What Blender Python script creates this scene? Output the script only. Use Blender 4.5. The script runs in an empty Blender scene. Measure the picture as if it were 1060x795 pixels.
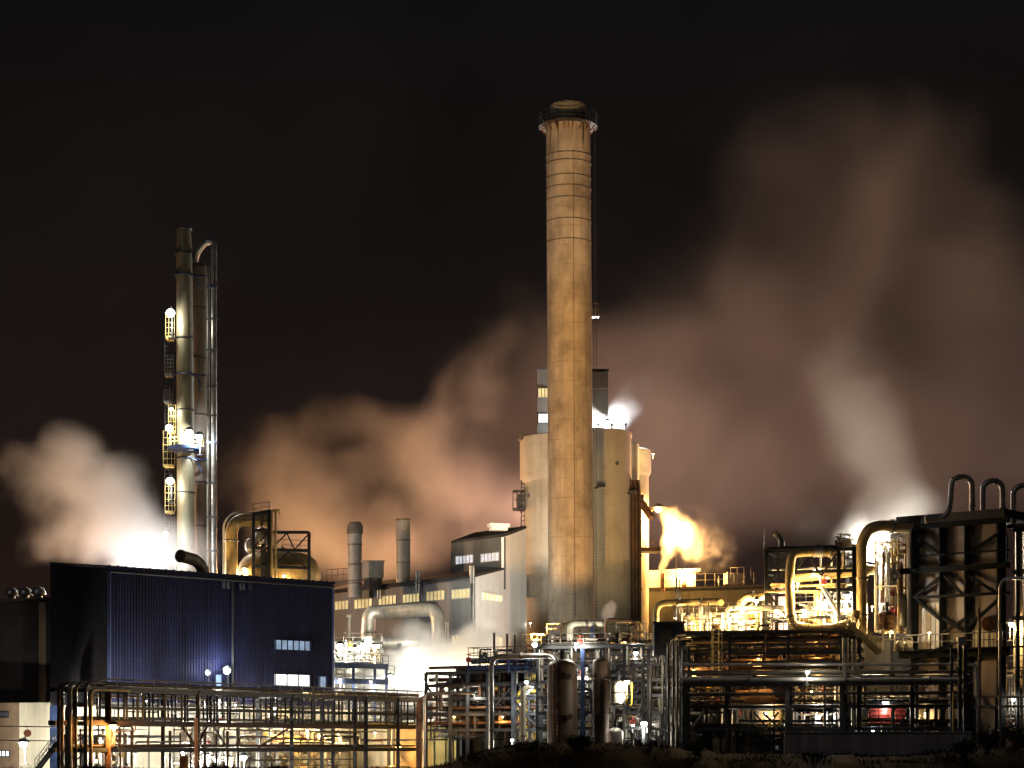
import bpy, bmesh, math, random
from mathutils import Vector, Matrix, noise
random.seed(7)
PI = math.pi
scene = bpy.context.scene
COL = scene.collection
# ------------------------------------------------------------------ camera model (70 mm, level, shifted lens)
F = 2061.0      # focal length in pixels of a 1060 px wide frame
HY = 772.0      # row of the horizon
CZ = 6.5        # eye height above the plant's ground
def P(x, y, D): return Vector(((x-530)/F*D, D, CZ+(HY-y)/F*D))
def Z(y, D): return CZ+(HY-y)/F*D
def R(px, D): return px/F*D
class Plane:
    """a vertical plane in the plant: point of it seen at column x (row y or height z), off metres behind it"""
    def __init__(s, xa, Da, xb, Db):
        s.a = Vector(((xa-530)/F*Da, Da)); b = Vector(((xb-530)/F*Db, Db))
        s.t = (b-s.a).normalized(); s.n = Vector((-s.t.y, s.t.x))
        if s.n.y < 0: s.n = -s.n
    def D(s, x, off=0):
        a = s.a+s.n*off; u = (x-530)/F
        return (a.x*s.t.y-a.y*s.t.x)/(u*s.t.y-s.t.x)
    def __call__(s, x, y, off=0):
        D = s.D(x, off); return P(x, y, D)
    def z(s, x, z, off=0):
        # the column on the front plane, then moved straight back
        D = s.D(x); p = P(x, HY, D)
        return Vector((p.x+s.n.x*off, p.y+s.n.y*off, z))
# ------------------------------------------------------------------ mesh builder
class MB:
    def __init__(s): s.v = []; s.f = []; s.smooth = set()
    def add(s, vs, fs, smooth=False):
        b = len(s.v); s.v.extend(Vector(v) for v in vs)
        for f in fs:
            if smooth: s.smooth.add(len(s.f))
            s.f.append(tuple(b+i for i in f))
        return s
    def box(s, lo, hi):
        (x0, y0, z0), (x1, y1, z1) = lo, hi
        return s.add([(x0,y0,z0),(x1,y0,z0),(x1,y1,z0),(x0,y1,z0),(x0,y0,z1),(x1,y0,z1),(x1,y1,z1),(x0,y1,z1)],
                     [(3,2,1,0),(4,5,6,7),(0,1,5,4),(1,2,6,5),(2,3,7,6),(3,0,4,7)])
    def cbox(s, c, sx, sy, sz, rz=0):
        m = Matrix.Rotation(rz, 3, 'Z'); c = Vector(c); vs = []
        for dz in (-.5,.5):
            for dx, dy in ((-.5,-.5),(.5,-.5),(.5,.5),(-.5,.5)): vs.append(c+m@Vector((dx*sx, dy*sy, dz*sz)))
        return s.add(vs, [(3,2,1,0),(4,5,6,7),(0,1,5,4),(1,2,6,5),(2,3,7,6),(3,0,4,7)])
    def beam(s, a, b, w, h=None):
        h = h or w; a = Vector(a); b = Vector(b); d = (b-a).normalized()
        up = Vector((0,0,1)) if abs(d.z) < .95 else Vector((1,0,0))
        x = d.cross(up).normalized(); y = x.cross(d).normalized(); vs = []
        for p in (a, b):
            for i, j in ((-1,-1),(1,-1),(1,1),(-1,1)): vs.append(p+x*(i*w/2)+y*(j*h/2))
        return s.add(vs, [(3,2,1,0),(4,5,6,7),(0,1,5,4),(1,2,6,5),(2,3,7,6),(3,0,4,7)])
    def tube(s, pts, r, seg=10, bend=0, caps=True, radii=None):
        pts = [Vector(p) for p in pts]
        if bend: pts = fillet(pts, bend)
        n = len(pts); rr = radii or [r]*n; vs = []; fs = []
        d0 = (pts[1]-pts[0]).normalized()
        x = d0.cross(Vector((0,0,1)) if abs(d0.z) < .9 else Vector((1,0,0))).normalized()
        for i, p in enumerate(pts):
            d = (pts[min(i+1, n-1)]-pts[max(i-1, 0)]).normalized()
            x = (x-d*x.dot(d)).normalized(); y = d.cross(x)
            for k in range(seg):
                a = 2*PI*k/seg; vs.append(p+(x*math.cos(a)+y*math.sin(a))*rr[i])
        for i in range(n-1):
            for k in range(seg):
                q = (k+1) % seg; fs.append((i*seg+k, i*seg+q, (i+1)*seg+q, (i+1)*seg+k))
        s.add(vs, fs, True)
        if caps:
            b = len(s.v)-len(vs)
            s.f.append(tuple(b+k for k in reversed(range(seg)))); s.f.append(tuple(b+(n-1)*seg+k for k in range(seg)))
        return s
    def lathe(s, c, prof, seg=32, smooth=True):
        """prof: (radius, height) from bottom to top around c"""
        c = Vector(c); vs = []; fs = []; n = len(prof)
        for r, z in prof:
            for k in range(seg):
                a = 2*PI*k/seg; vs.append(c+Vector((r*math.cos(a), r*math.sin(a), z)))
        for i in range(n-1):
            for k in range(seg):
                q = (k+1) % seg; fs.append((i*seg+k, i*seg+q, (i+1)*seg+q, (i+1)*seg+k))
        s.add(vs, fs, smooth); b = len(s.v)-len(vs)
        if prof[0][0] > 1e-4: s.f.append(tuple(b+k for k in reversed(range(seg))))
        if prof[-1][0] > 1e-4: s.f.append(tuple(b+(n-1)*seg+k for k in range(seg)))
        return s
    def sphere(s, c, rx, ry=None, rz=None, nu=16, nv=10):
        ry = ry or rx; rz = rz or rx; c = Vector(c); vs = []; fs = []
        for j in range(nv+1):
            t = PI*j/nv
            for i in range(nu):
                a = 2*PI*i/nu; vs.append(c+Vector((rx*math.sin(t)*math.cos(a), ry*math.sin(t)*math.sin(a), -rz*math.cos(t))))
        for j in range(nv):
            for i in range(nu):
                q = (i+1) % nu; fs.append((j*nu+i, j*nu+q, (j+1)*nu+q, (j+1)*nu+i))
        return s.add(vs, fs, True)
    def ring(s, c, r, t, seg=24):
        return s.tube([Vector(c)+Vector((r*math.cos(2*PI*k/seg), r*math.sin(2*PI*k/seg), 0)) for k in range(seg+1)], t, 6, caps=False)
    def prism(s, poly, ext):
        """polygon in space pushed along ext"""
        poly = [Vector(p) for p in poly]; n = len(poly); e = Vector(ext)
        return s.add(poly+[p+e for p in poly], [tuple(reversed(range(n))), tuple(range(n, 2*n))]+[(i, (i+1) % n, n+(i+1) % n, n+i) for i in range(n)])
    def wall(s, a, b, z0, z1, th, n):
        """slab from a to b (plan), z0..z1, th metres thick along n"""
        a = Vector((a[0], a[1])); b = Vector((b[0], b[1])); n = Vector((n[0], n[1]))*th
        return s.prism([(a.x,a.y,z0),(b.x,b.y,z0),(b.x,b.y,z1),(a.x,a.y,z1)], (n.x, n.y, 0))
    def rail(s, pts, h=1.1, step=1.6, r=.035, mid=True):
        pts = [Vector(p) for p in pts]
        for a, b in zip(pts, pts[1:]):
            L = (b-a).length; n = max(1, round(L/step)); up = Vector((0,0,h))
            s.tube([a+up, b+up], r, 5)
            if mid: s.tube([a+up*.5, b+up*.5], r*.8, 5)
            for i in range(n+1):
                p = a.lerp(b, i/n); s.tube([p, p+up], r, 5)
        return s
    def ladder(s, a, h, dirx, w=.5, r=.035, step=.45):
        a = Vector(a); d = Vector(dirx).normalized()*w/2
        for q in (-1,1): s.tube([a+d*q, a+d*q+Vector((0,0,h))], r, 5)
        for i in range(int(h/step)):
            z = Vector((0,0,(i+.5)*step)); s.tube([a-d+z, a+d+z], r*.8, 4)
        return s
    def build(s, name, mat, parent=None, sharp=None):
        me = bpy.data.meshes.new(name)
        off = parent_world(parent)
        me.from_pydata([tuple(v-off) for v in s.v], [], s.f); me.materials.append(mat)
        if s.smooth:
            me.polygons.foreach_set('use_smooth', [i in s.smooth for i in range(len(me.polygons))])
        me.update()
        bm = bmesh.new(); bm.from_mesh(me); bmesh.ops.recalc_face_normals(bm, faces=bm.faces)
        for e_ in bm.edges:
            if len(e_.link_faces) == 2 and (e_.link_faces[0].smooth != e_.link_faces[1].smooth or e_.calc_face_angle(0) > .85): e_.smooth = False
        bm.to_mesh(me); bm.free()
        o = bpy.data.objects.new(name, me); COL.objects.link(o)
        if parent: o.parent = parent
        return o
def parent_world(p):
    v = Vector((0,0,0))
    while p is not None: v = v+p.location; p = p.parent
    return v
def fillet(pts, R_, n=6):
    out = [pts[0]]
    for i in range(1, len(pts)-1):
        p, a, b = pts[i], pts[i-1], pts[i+1]
        u = a-p; w = b-p; d = min(R_, u.length*.49, w.length*.49)
        s = p+u.normalized()*d; e = p+w.normalized()*d
        for k in range(n+1):
            t = k/n; out.append(s*(1-t)**2+p*2*t*(1-t)+e*t*t)
    out.append(pts[-1]); return out
def tag(o, label=None, cat=None, group=None, kind=None):
    if label: o['label'] = label
    if cat: o['category'] = cat
    if group: o['group'] = group
    if kind: o['kind'] = kind
    return o
def thing(name, label, cat, loc, group=None, kind=None):
    o = bpy.data.objects.new(name, None); COL.objects.link(o); o.location = loc; o.empty_display_size = .3
    return tag(o, label, cat, group, kind)
# ------------------------------------------------------------------ materials
def lin(c):
    return tuple(((v/255)/12.92 if v/255 <= .04045 else ((v/255+.055)/1.055)**2.4) for v in c)
def mat(name, col, rough=.6, metal=0, var=.25, scale=.6, stretch=(1,1,1), col2=None, bump=.0, bscale=8, rvar=.15, streak=0, spec=.5):
    m = bpy.data.materials.new(name); m.use_nodes = True; nt = m.node_tree; N = nt.nodes; L = nt.links
    b = N['Principled BSDF']; b.inputs['Metallic'].default_value = metal; b.inputs['Specular IOR Level'].default_value = spec
    tc = N.new('ShaderNodeTexCoord'); mp = N.new('ShaderNodeMapping'); mp.inputs['Scale'].default_value = stretch
    L.new(tc.outputs['Object'], mp.inputs['Vector'])
    n1 = N.new('ShaderNodeTexNoise'); n1.inputs['Scale'].default_value = scale; n1.inputs['Detail'].default_value = 6; n1.inputs['Roughness'].default_value = .65
    L.new(mp.outputs[0], n1.inputs['Vector'])
    cr = N.new('ShaderNodeValToRGB'); e = cr.color_ramp.elements
    c2 = col2 or tuple(c*(1-var) for c in col); c1 = tuple(min(1, c*(1+var*.4)) for c in col)
    e[0].position = .36; e[0].color = (*c2, 1); e[1].position = .66; e[1].color = (*c1, 1)
    L.new(n1.outputs['Fac'], cr.inputs[0]); out = cr.outputs[0]
    if streak:
        m2 = N.new('ShaderNodeMapping'); m2.inputs['Scale'].default_value = (1.1, 1.1, .05); L.new(tc.outputs['Object'], m2.inputs['Vector'])
        n2 = N.new('ShaderNodeTexNoise'); n2.inputs['Scale'].default_value = 1.3; n2.inputs['Detail'].default_value = 5; L.new(m2.outputs[0], n2.inputs['Vector'])
        r2 = N.new('ShaderNodeMapRange'); r2.inputs[1].default_value = .42; r2.inputs[2].default_value = .7; r2.inputs[3].default_value = 1; r2.inputs[4].default_value = 1-streak
        L.new(n2.outputs['Fac'], r2.inputs[0])
        mx = N.new('ShaderNodeMix'); mx.data_type = 'RGBA'; mx.blend_type = 'MULTIPLY'; mx.inputs[0].default_value = 1
        L.new(out, mx.inputs[6]); L.new(r2.outputs[0], mx.inputs[7]); out = mx.outputs[2]
    L.new(out, b.inputs['Base Color'])
    rr = N.new('ShaderNodeMapRange'); rr.inputs[3].default_value = max(.05, rough-rvar); rr.inputs[4].default_value = min(1, rough+rvar)
    L.new(n1.outputs['Fac'], rr.inputs[0]); L.new(rr.outputs[0], b.inputs['Roughness'])
    if bump:
        n3 = N.new('ShaderNodeTexNoise'); n3.inputs['Scale'].default_value = bscale; n3.inputs['Detail'].default_value = 4; L.new(tc.outputs['Object'], n3.inputs['Vector'])
        bp = N.new('ShaderNodeBump'); bp.inputs['Strength'].default_value = bump; bp.inputs['Distance'].default_value = .05
        L.new(n3.outputs['Fac'], bp.inputs['Height']); L.new(bp.outputs[0], b.inputs['Normal'])
    return m
def glow(name, col, strength, var=0, scale=1.2):
    m = bpy.data.materials.new(name); m.use_nodes = True; nt = m.node_tree; N = nt.nodes; L = nt.links
    b = N['Principled BSDF']; b.inputs['Base Color'].default_value = (*[c*.3 for c in col], 1); b.inputs['Roughness'].default_value = .3
    b.inputs['Emission Color'].default_value = (*col, 1); b.inputs['Emission Strength'].default_value = strength
    if var:
        tc = N.new('ShaderNodeTexCoord'); n1 = N.new('ShaderNodeTexNoise'); n1.inputs['Scale'].default_value = scale; n1.inputs['Detail'].default_value = 3
        L.new(tc.outputs['Object'], n1.inputs['Vector'])
        r = N.new('ShaderNodeMapRange'); r.inputs[1].default_value = .3; r.inputs[2].default_value = .7; r.inputs[3].default_value = strength*(1-var); r.inputs[4].default_value = strength
        L.new(n1.outputs['Fac'], r.inputs[0]); L.new(r.outputs[0], b.inputs['Emission Strength'])
    return m
def joints(m, spacing, dark, width=.05, patch=0):
    """thin uneven casting lines every few metres up the shaft, and patchy weathering"""
    nt = m.node_tree; N = nt.nodes; L = nt.links; bs = N['Principled BSDF']; src = bs.inputs['Base Color'].links[0].from_socket
    tc = N.new('ShaderNodeTexCoord'); sx = N.new('ShaderNodeSeparateXYZ'); L.new(tc.outputs['Object'], sx.inputs[0])
    def math(op, a, b=None):
        n = N.new('ShaderNodeMath'); n.operation = op
        for i, v in enumerate((a, b)):
            if v is None: continue
            if isinstance(v, (int, float)): n.inputs[i].default_value = v
            else: L.new(v, n.inputs[i])
        return n.outputs[0]
    n = N.new('ShaderNodeTexNoise'); n.inputs['Scale'].default_value = .5; n.inputs['Detail'].default_value = 5; L.new(tc.outputs['Object'], n.inputs['Vector'])
    fr = math('FRACT', math('MULTIPLY', sx.outputs[2], 1/spacing)); ln = math('LESS_THAN', fr, width)
    k = N.new('ShaderNodeMapRange'); k.inputs[1].default_value = .42; k.inputs[2].default_value = .62; k.inputs[4].default_value = dark; L.new(n.outputs['Fac'], k.inputs[0])
    f = math('MULTIPLY', ln, k.outputs[0])
    if patch:
        n2 = N.new('ShaderNodeTexNoise'); n2.inputs['Scale'].default_value = .28; n2.inputs['Detail'].default_value = 7; n2.inputs['Roughness'].default_value = .7; L.new(tc.outputs['Object'], n2.inputs['Vector'])
        k2 = N.new('ShaderNodeMapRange'); k2.inputs[1].default_value = .5; k2.inputs[2].default_value = .68; k2.inputs[4].default_value = patch; L.new(n2.outputs['Fac'], k2.inputs[0]); f = math('MAXIMUM', f, k2.outputs[0])
    mx = N.new('ShaderNodeMix'); mx.data_type = 'RGBA'; L.new(f, mx.inputs[0]); L.new(src, mx.inputs[6]); mx.inputs[7].default_value = (.12,.085,.055,1)
    L.new(mx.outputs[2], bs.inputs['Base Color']); return m
M = {}
M['concrete'] = mat('concrete', (.42,.385,.33), .85, 0, .28, .25, (1,1,.35), bump=.15, streak=.22)
M['silo'] = mat('silo_concrete', (.44,.42,.36), .8, 0, .12, .12, (1,1,.5), bump=.08, streak=.12)
joints(M['silo'], 2.4, .35, .04, .25)
M['dark_cap'] = mat('sooty_concrete', (.12,.11,.09), .9, 0, .5, .6)
M['steel'] = mat('dark_steel', (.035,.038,.042), .55, .3, .4, 1.5)
M['frame_black'] = mat('black_frame', (.010,.011,.012), .85, 0, .4, 1.5, spec=.08)
M['steel_brown'] = mat('brown_steel', (.075,.045,.03), .6, .2, .5, 1.2)
M['rust'] = mat('rusty_steel', (.19,.085,.035), .75, .1, .6, 1.4, col2=(.05,.025,.015), bump=.2)
M['galv'] = mat('galvanised_steel', (.44,.43,.40), .36, .75, .35, 1.1, streak=.25)
M['clad'] = mat('aluminium_cladding', (.55,.53,.47), .4, .55, .25, .8, streak=.2)
M['clad_dim'] = mat('weathered_cladding', (.22,.205,.17), .5, .4, .4, .8, streak=.3)
M['pipe_dark'] = mat('dark_pipe', (.085,.07,.055), .4, .4, .5, 1.2)
M['pipe_ochre'] = mat('ochre_cladding', (.50,.36,.16), .45, .35, .3, .8, streak=.25)
M['yellow'] = mat('yellow_paint', (.62,.43,.05), .5, 0, .3, 1.5)
M['blue_steel'] = mat('blue_steel', (.012,.028,.085), .5, .1, .4, 1.2)
M['red'] = mat('red_paint', (.22,.02,.015), .5, 0, .4, 1.2)
M['blue'] = mat('blue_sheet', (.0105,.0125,.042), .62, .0, .45, .35, (1,1,.3), streak=.5, spec=.12)
M['blue_end'] = mat('navy_sheet', (.012,.012,.022), .6, 0, .3, .5)
M['black_sheet'] = mat('black_sheet', (.02,.018,.018), .7, 0, .4, .4, streak=.3)
M['cream'] = mat('cream_panel', (.62,.58,.46), .7, 0, .12, .3, streak=.2)
M['brown_wall'] = mat('brown_plaster', (.20,.14,.09), .85, 0, .25, .5, streak=.25)
M['grey_sheet'] = mat('grey_sheet', (.185,.185,.18), .65, .1, .12, .3, (1,1,.4), streak=.15)
M['white_sheet'] = mat('white_sheet', (.80,.80,.78), .6, 0, .08, .3, streak=.12)
M['roof'] = mat('roof_felt', (.035,.032,.03), .9, 0, .4, .4)
M['grey_box'] = mat('grey_paint', (.33,.32,.30), .55, .2, .25, .8, streak=.2)
M['ochre_wall'] = mat('ochre_panel', (.42,.30,.15), .7, 0, .25, .5, streak=.25)
M['green_wall'] = mat('pale_green_panel', (.42,.44,.22), .7, 0, .2, .5, streak=.25)
M['asphalt'] = mat('asphalt', (.05,.048,.045), .9, 0, .4, .4)
M['earth'] = mat('earth_bank', (.016,.008,.006), .95, 0, .5, .8, col2=(.007,.005,.004), bump=.6, bscale=3, spec=.05)
M['grass'] = mat('dry_grass', (.012,.009,.005), .9, 0, .5, .4, spec=.05)
M['leaf'] = mat('bush_leaf', (.035,.045,.018), .8, 0, .5, 1.2, spec=.1)
M['bark'] = mat('bark', (.05,.035,.025), .9)
M['wall_grey'] = mat('old_concrete_wall', (.34,.31,.28), .9, 0, .4, .35, streak=.35, bump=.2)
M['rail'] = mat('handrail_steel', (.16,.155,.14), .5, .3, .3, 1.5)
M['rail_y'] = mat('yellow_rail', (.55,.44,.16), .5, 0, .3, 1.5)
M['win_warm'] = glow('warm_window', (1,.80,.36), .95, .6, .45)
M['win_white'] = glow('white_window', (.92,.93,1), .85, .45, 1.4)
M['win_blue'] = glow('blue_window', (.42,.62,.92), .55, .6, 1.2)
M['win_hot'] = glow('bright_window', (.95,.98,.93), 1.8, .3, .6)
M['win_teal'] = glow('teal_window', (.3,.62,.5), .22, .6, .8)
M['bulb_white'] = glow('white_bulb', (1,.97,.88), 22)
M['bulb_cool'] = glow('cool_bulb', (.85,.93,1), 22)
M['bulb_sodium'] = glow('sodium_bulb', (1,.62,.2), 22)
M['bulb_warm'] = glow('warm_bulb', (1,.82,.5), 22)
# ================================================================== SETTING
b = MB(); b.add([(-1500,-300,0),(1500,-300,0),(1500,2500,0),(-1500,2500,0)], [(0,1,2,3)])
tag(b.build('ground', M['asphalt']), 'dark asphalt ground under the plant', None, None, 'structure')
def crest_px(x):
    k = [(-60,797),(430,796),(470,790),(500,778),(545,770),(620,769),(690,774),(760,780),(860,783),(960,781),(1010,776),(1130,768)]
    for (a, ya), (c, yc) in zip(k, k[1:]):
        if x <= c: return ya+(yc-ya)*(x-a)/(c-a)
    return k[-1][1]
b = MB(); rows = [(60,0.0),(95,.35),(118,.85),(126,1.0),(131,.97),(142,.55),(160,0.0)]
nx = 260; vs = []
for D, w in rows:
    for i in range(nx+1):
        px = -60+1190*i/nx; X = (px-530)/F*126*(1.0 if D < 126 else 1.0)*1.0
        zc = Z(crest_px(px), 126)
        zz = zc*w+(noise.noise((X*.35, D*.3, 0))*.28+noise.noise((X*1.1, D, 3))*.12)*(w > 0)
        vs.append((X, D, zz-.02))
fs = [(r*(nx+1)+i, r*(nx+1)+i+1, (r+1)*(nx+1)+i+1, (r+1)*(nx+1)+i) for r in range(len(rows)-1) for i in range(nx)]
b.add(vs, fs, True)
tag(b.build('embankment', M['earth']), 'dark earth embankment across the foreground', None, None, 'structure')
# ragged dry grass along the crest
b = MB(); rg = random.Random(3)
for i in range(16000):
    px = rg.uniform(-40, 1100); D = rg.choice((rg.uniform(121, 130), rg.uniform(98, 130))); X = (px-530)/F*126
    ww = .35+.5*(D-95)/23 if D < 118 else .85+.15*(D-118)/8 if D < 126 else 1.0
    z0 = Z(crest_px(px), 126)*ww+noise.noise((X*.35, D*.3, 0))*.28-.12; h = rg.uniform(.12, .42)*(1.4 if noise.noise((X*.5, 5, 0)) > .15 else .7)
    a = rg.uniform(0, PI); w = rg.uniform(.02, .05); lx = rg.uniform(-.25, .25)
    dx, dy = math.cos(a)*w, math.sin(a)*w
    b.add([(X-dx, D-dy, z0), (X+dx, D+dy, z0), (X+lx*.5+dx*.6, D, z0+h*.6), (X+lx, D, z0+h)], [(0,1,2),(0,2,3)])
tag(b.build('grass', M['grass']), 'ragged dry grass along the embankment crest', None, None, 'stuff')
def bush(x, ybase, ytop, D, wpx, label, seed, name='bush', group='bushes on the embankment'):
    rg = random.Random(seed); base = P(x, ybase, D); H = R(ybase-ytop, D); W = R(wpx, D)/2
    t = thing(name, label, 'bush', base, group)
    s = MB(); l = MB()
    for k in range(16):
        a = rg.uniform(0, 2*PI); q = rg.uniform(.2, 1); tip = base+Vector((math.cos(a)*W*q, math.sin(a)*W*.6*q, H*rg.uniform(.55, 1.05)*(1.1-.5*q)))
        mid = base.lerp(tip, .5)+Vector((0, 0, H*.12)); s.tube([base+Vector((rg.uniform(-.2,.2), 0, -.2)), mid, tip], .02, 4, radii=[.035,.022,.008])
        for j in range(60):
            u = rg.uniform(.25, 1.05); p = (base.lerp(mid, u*2) if u < .5 else mid.lerp(tip, u*2-1))+Vector((rg.gauss(0,.22), rg.gauss(0,.22), rg.gauss(0,.16)))
            sz = rg.uniform(.05, .13); d1 = Vector((rg.gauss(0,1), rg.gauss(0,1), rg.gauss(0,1))).normalized(); d2 = d1.cross(Vector((rg.gauss(0,1), rg.gauss(0,1), 1))).normalized()
            l.add([p-d1*sz, p+d2*sz*.45, p+d1*sz, p-d2*sz*.45], [(0,1,2,3)])
    s.build('stem', M['bark'], t); l.build('foliage', M['leaf'], t)
bush(1022, 778, 752, 121, 46, 'low bush on the bank just left of the tallest bush', 1)
bush(1050, 776, 742, 120, 52, 'tallest leafy bush on the bank at the right edge', 2)
bush(998, 782, 765, 122, 30, 'small bush on the bank below the thin steel posts', 3)
bush(722, 779, 764, 123, 34, 'small dark bush on the bank by the dark uprights', 4)
bush(600, 773, 762, 124, 42, 'flat dark bush on the bank below the brown columns', 5)
# old concrete wall behind the bank
A = P(812, 783, 150); B = P(1006, 783, 148)
t = thing('boundary_wall', 'long grey concrete wall standing on the bank below the pipe bridge', 'wall', (A.x, A.y, 4))
b = MB(); b.wall(A, B, 4, Z(759, 150), .35, (0, 1)); b.build('wall_face', M['wall_grey'], t)
b = MB(); b.wall((A.x-.1, A.y-.1), (B.x+.1, B.y-.1), Z(759, 150), Z(757.4, 150), .55, (0, 1)); b.build('coping', M['wall_grey'], t)
# ================================================================== CHIMNEY
def conc_chimney():
    m = mat('chimney_concrete', (.43,.37,.29), .85, 0, .35, .3, (1,1,.5), bump=.2, streak=.22)
    nt = m.node_tree; N = nt.nodes; L = nt.links; bs = N['Principled BSDF']; src = bs.inputs['Base Color'].links[0].from_socket
    tc = N.new('ShaderNodeTexCoord'); sx = N.new('ShaderNodeSeparateXYZ'); L.new(tc.outputs['Object'], sx.inputs[0])
    mp = N.new('ShaderNodeMapping'); mp.inputs['Scale'].default_value = (2.2, 2.2, .10); L.new(tc.outputs['Object'], mp.inputs[0])
    n = N.new('ShaderNodeTexNoise'); n.inputs['Scale'].default_value = 1.0; n.inputs['Detail'].default_value = 4; L.new(mp.outputs[0], n.inputs['Vector'])
    g = N.new('ShaderNodeMapRange'); g.inputs[1].default_value = 90.5; g.inputs[2].default_value = 99.5; g.inputs[3].default_value = 0; g.inputs[4].default_value = .30; L.new(sx.outputs[2], g.inputs[0])
    ad = N.new('ShaderNodeMath'); ad.operation = 'ADD'; L.new(n.outputs['Fac'], ad.inputs[0]); L.new(g.outputs[0], ad.inputs[1])
    r = N.new('ShaderNodeMapRange'); r.inputs[1].default_value = .80; r.inputs[2].default_value = .88; L.new(ad.outputs[0], r.inputs[0])
    mx = N.new('ShaderNodeMix'); mx.data_type = 'RGBA'; L.new(r.outputs[0], mx.inputs[0]); L.new(src, mx.inputs[6]); mx.inputs[7].default_value = (.07,.04,.025,1)
    L.new(mx.outputs[2], bs.inputs['Base Color']); return joints(m, 2.9, .65, .03, .55)
CD = 300.0
cx = lambda y: 592.2-4.2*(770-y)/665   # the shaft leans a hair to the left
base = P(cx(770), 770, CD); base.z = 0
ch = thing('chimney', 'tall slender concrete chimney lit amber with a ringed walkway near its top', 'chimney', base)
b = MB(); pts = [P(cx(y), y, CD) for y in (815, 640, 500, 380, 250, 130.9)]; pts[0].z = 0
b.tube(pts, 3.3, 48, radii=[3.5, 3.42, 3.38, 3.36, 3.34, 3.32]); b.build('shaft', conc_chimney(), ch)
c = P(cx(122), 131, CD)
b = MB(); b.lathe(c, [(2.66,0),(2.66,2.9),(2.62,3.1),(2.2,3.12),(2.15,1)], 40); b.build('cap', mat('chimney_cap', (.22,.20,.15), .9, 0, .4, .5), ch)
pl_ = P(cx(124), 131.5, CD)
b = MB(); b.lathe(pl_, [(3.3,-.08),(4.42,-.08),(4.45,.08),(2.6,.08)], 40); b.build('walkway', M['steel'], ch)
b = MB()
for k in range(18):
    a = 2*PI*k/18; u_ = Vector((math.cos(a), math.sin(a), 0)); b.beam(pl_+u_*3.3+Vector((0,0,-1.1)), pl_+u_*4.3+Vector((0,0,-.1)), .12)
b.build('walkway_bracket', M['rust'], ch)
b = MB()
for zz in (.6, 1.2, 1.75): b.ring(pl_+Vector((0,0,zz)), 4.38, .03, 40)
for k in range(16):
    a = 2*PI*k/16; q = pl_+Vector((4.38*math.cos(a), 4.38*math.sin(a), .1)); b.tube([q, q+Vector((0,0,1.65))], .025, 5)
b.build('walkway_railing', M['steel'], ch)
q = P(563.5, 130, CD); b = MB(); b.tube([q, q+Vector((0,0,5))], .05, 5); b.build('lightning_rod', M['steel'], ch)
for y in (163, 171, 186, 197, 209, 231, 252):
    b = MB(); b.ring(P(cx(y), y, CD), 3.345, .075, 44); b.build('steel_band', M['dark_cap'], ch)
b = MB(); q0 = P(594.5, 640, CD); q1 = P(592.5, 160, CD); b.tube([q0+Vector((0,-3.45,0)), q1+Vector((0,-3.38,0))], .035, 5); b.build('conductor_strip', M['steel_brown'], ch)
b = MB(); q = P(615.5, 328, CD); b.cbox(q+Vector((.1,0,0)), 1.1, 1.4, .15); b.rail([q+Vector((-.4,-.7,0)), q+Vector((.6,-.7,0)), q+Vector((.6,.7,0))], 1.9, .6, .05); b.build('side_landing', M['rail'], ch)
b = MB(); q = P(613.4, 640, CD); b.ladder(q+Vector((.35,-.4,0)), R(515, CD), (1,.2,0), .4); b.build('ladder', M['steel'], ch)
# ================================================================== SILOS
def silo(x, D, rpx, ytop, label, collar=None, roof=.3, name='silo'):
    r = R(rpx, D); c = P(x, HY, D); c.z = 0; zt = Z(ytop, D)
    t = thing(name, label, 'silo', c, 'concrete silos behind the chimney')
    b = MB(); top = zt
    if collar: top = Z(collar[0], D)+1
    b.lathe(c, [(r,0)]+[(r, top*k/12) for k in range(1, 13)]+[(r*.2, top+roof*.4)], 56); b.build('barrel', M['silo'], t)
    if collar:
        rc = R(collar[1], D); zb = Z(collar[0], D)
        b = MB(); b.lathe(c, [(r+.01,zb-.8),(rc,zb),(rc,zt),(rc-.3,zt+.15),(rc*.2,zt+roof)], 56); b.build('head', M['silo'], t)
    else:
        b = MB(); b.lathe(c, [(r+.08,zt-.5),(r+.12,zt+.12),(r-.4,zt+.2),(.3,zt+roof)], 56); b.build('roof_slab', M['silo'], t)
    return t, c, r, zt
s1, c1, r1, z1 = silo(585, 343, 42, 455, 'wide silo behind the chimney with an overhanging head at upper left', (496, 46.8))
s2, c2, r2, z2 = silo(611, 330, 42.5, 450, 'plain round silo right of the chimney, smooth wall with no overhanging head')
s3, c3, r3, z3 = silo(651, 347, 20.5, 467, 'slim silo at the right of the group glowing orange near a lamp', (489, 23))
s4, c4, r4, z4 = silo(651, 338, 9, 460, 'narrowest silo with a short overhanging head squeezed beside the round one', (497, 10.5), .3)
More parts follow.
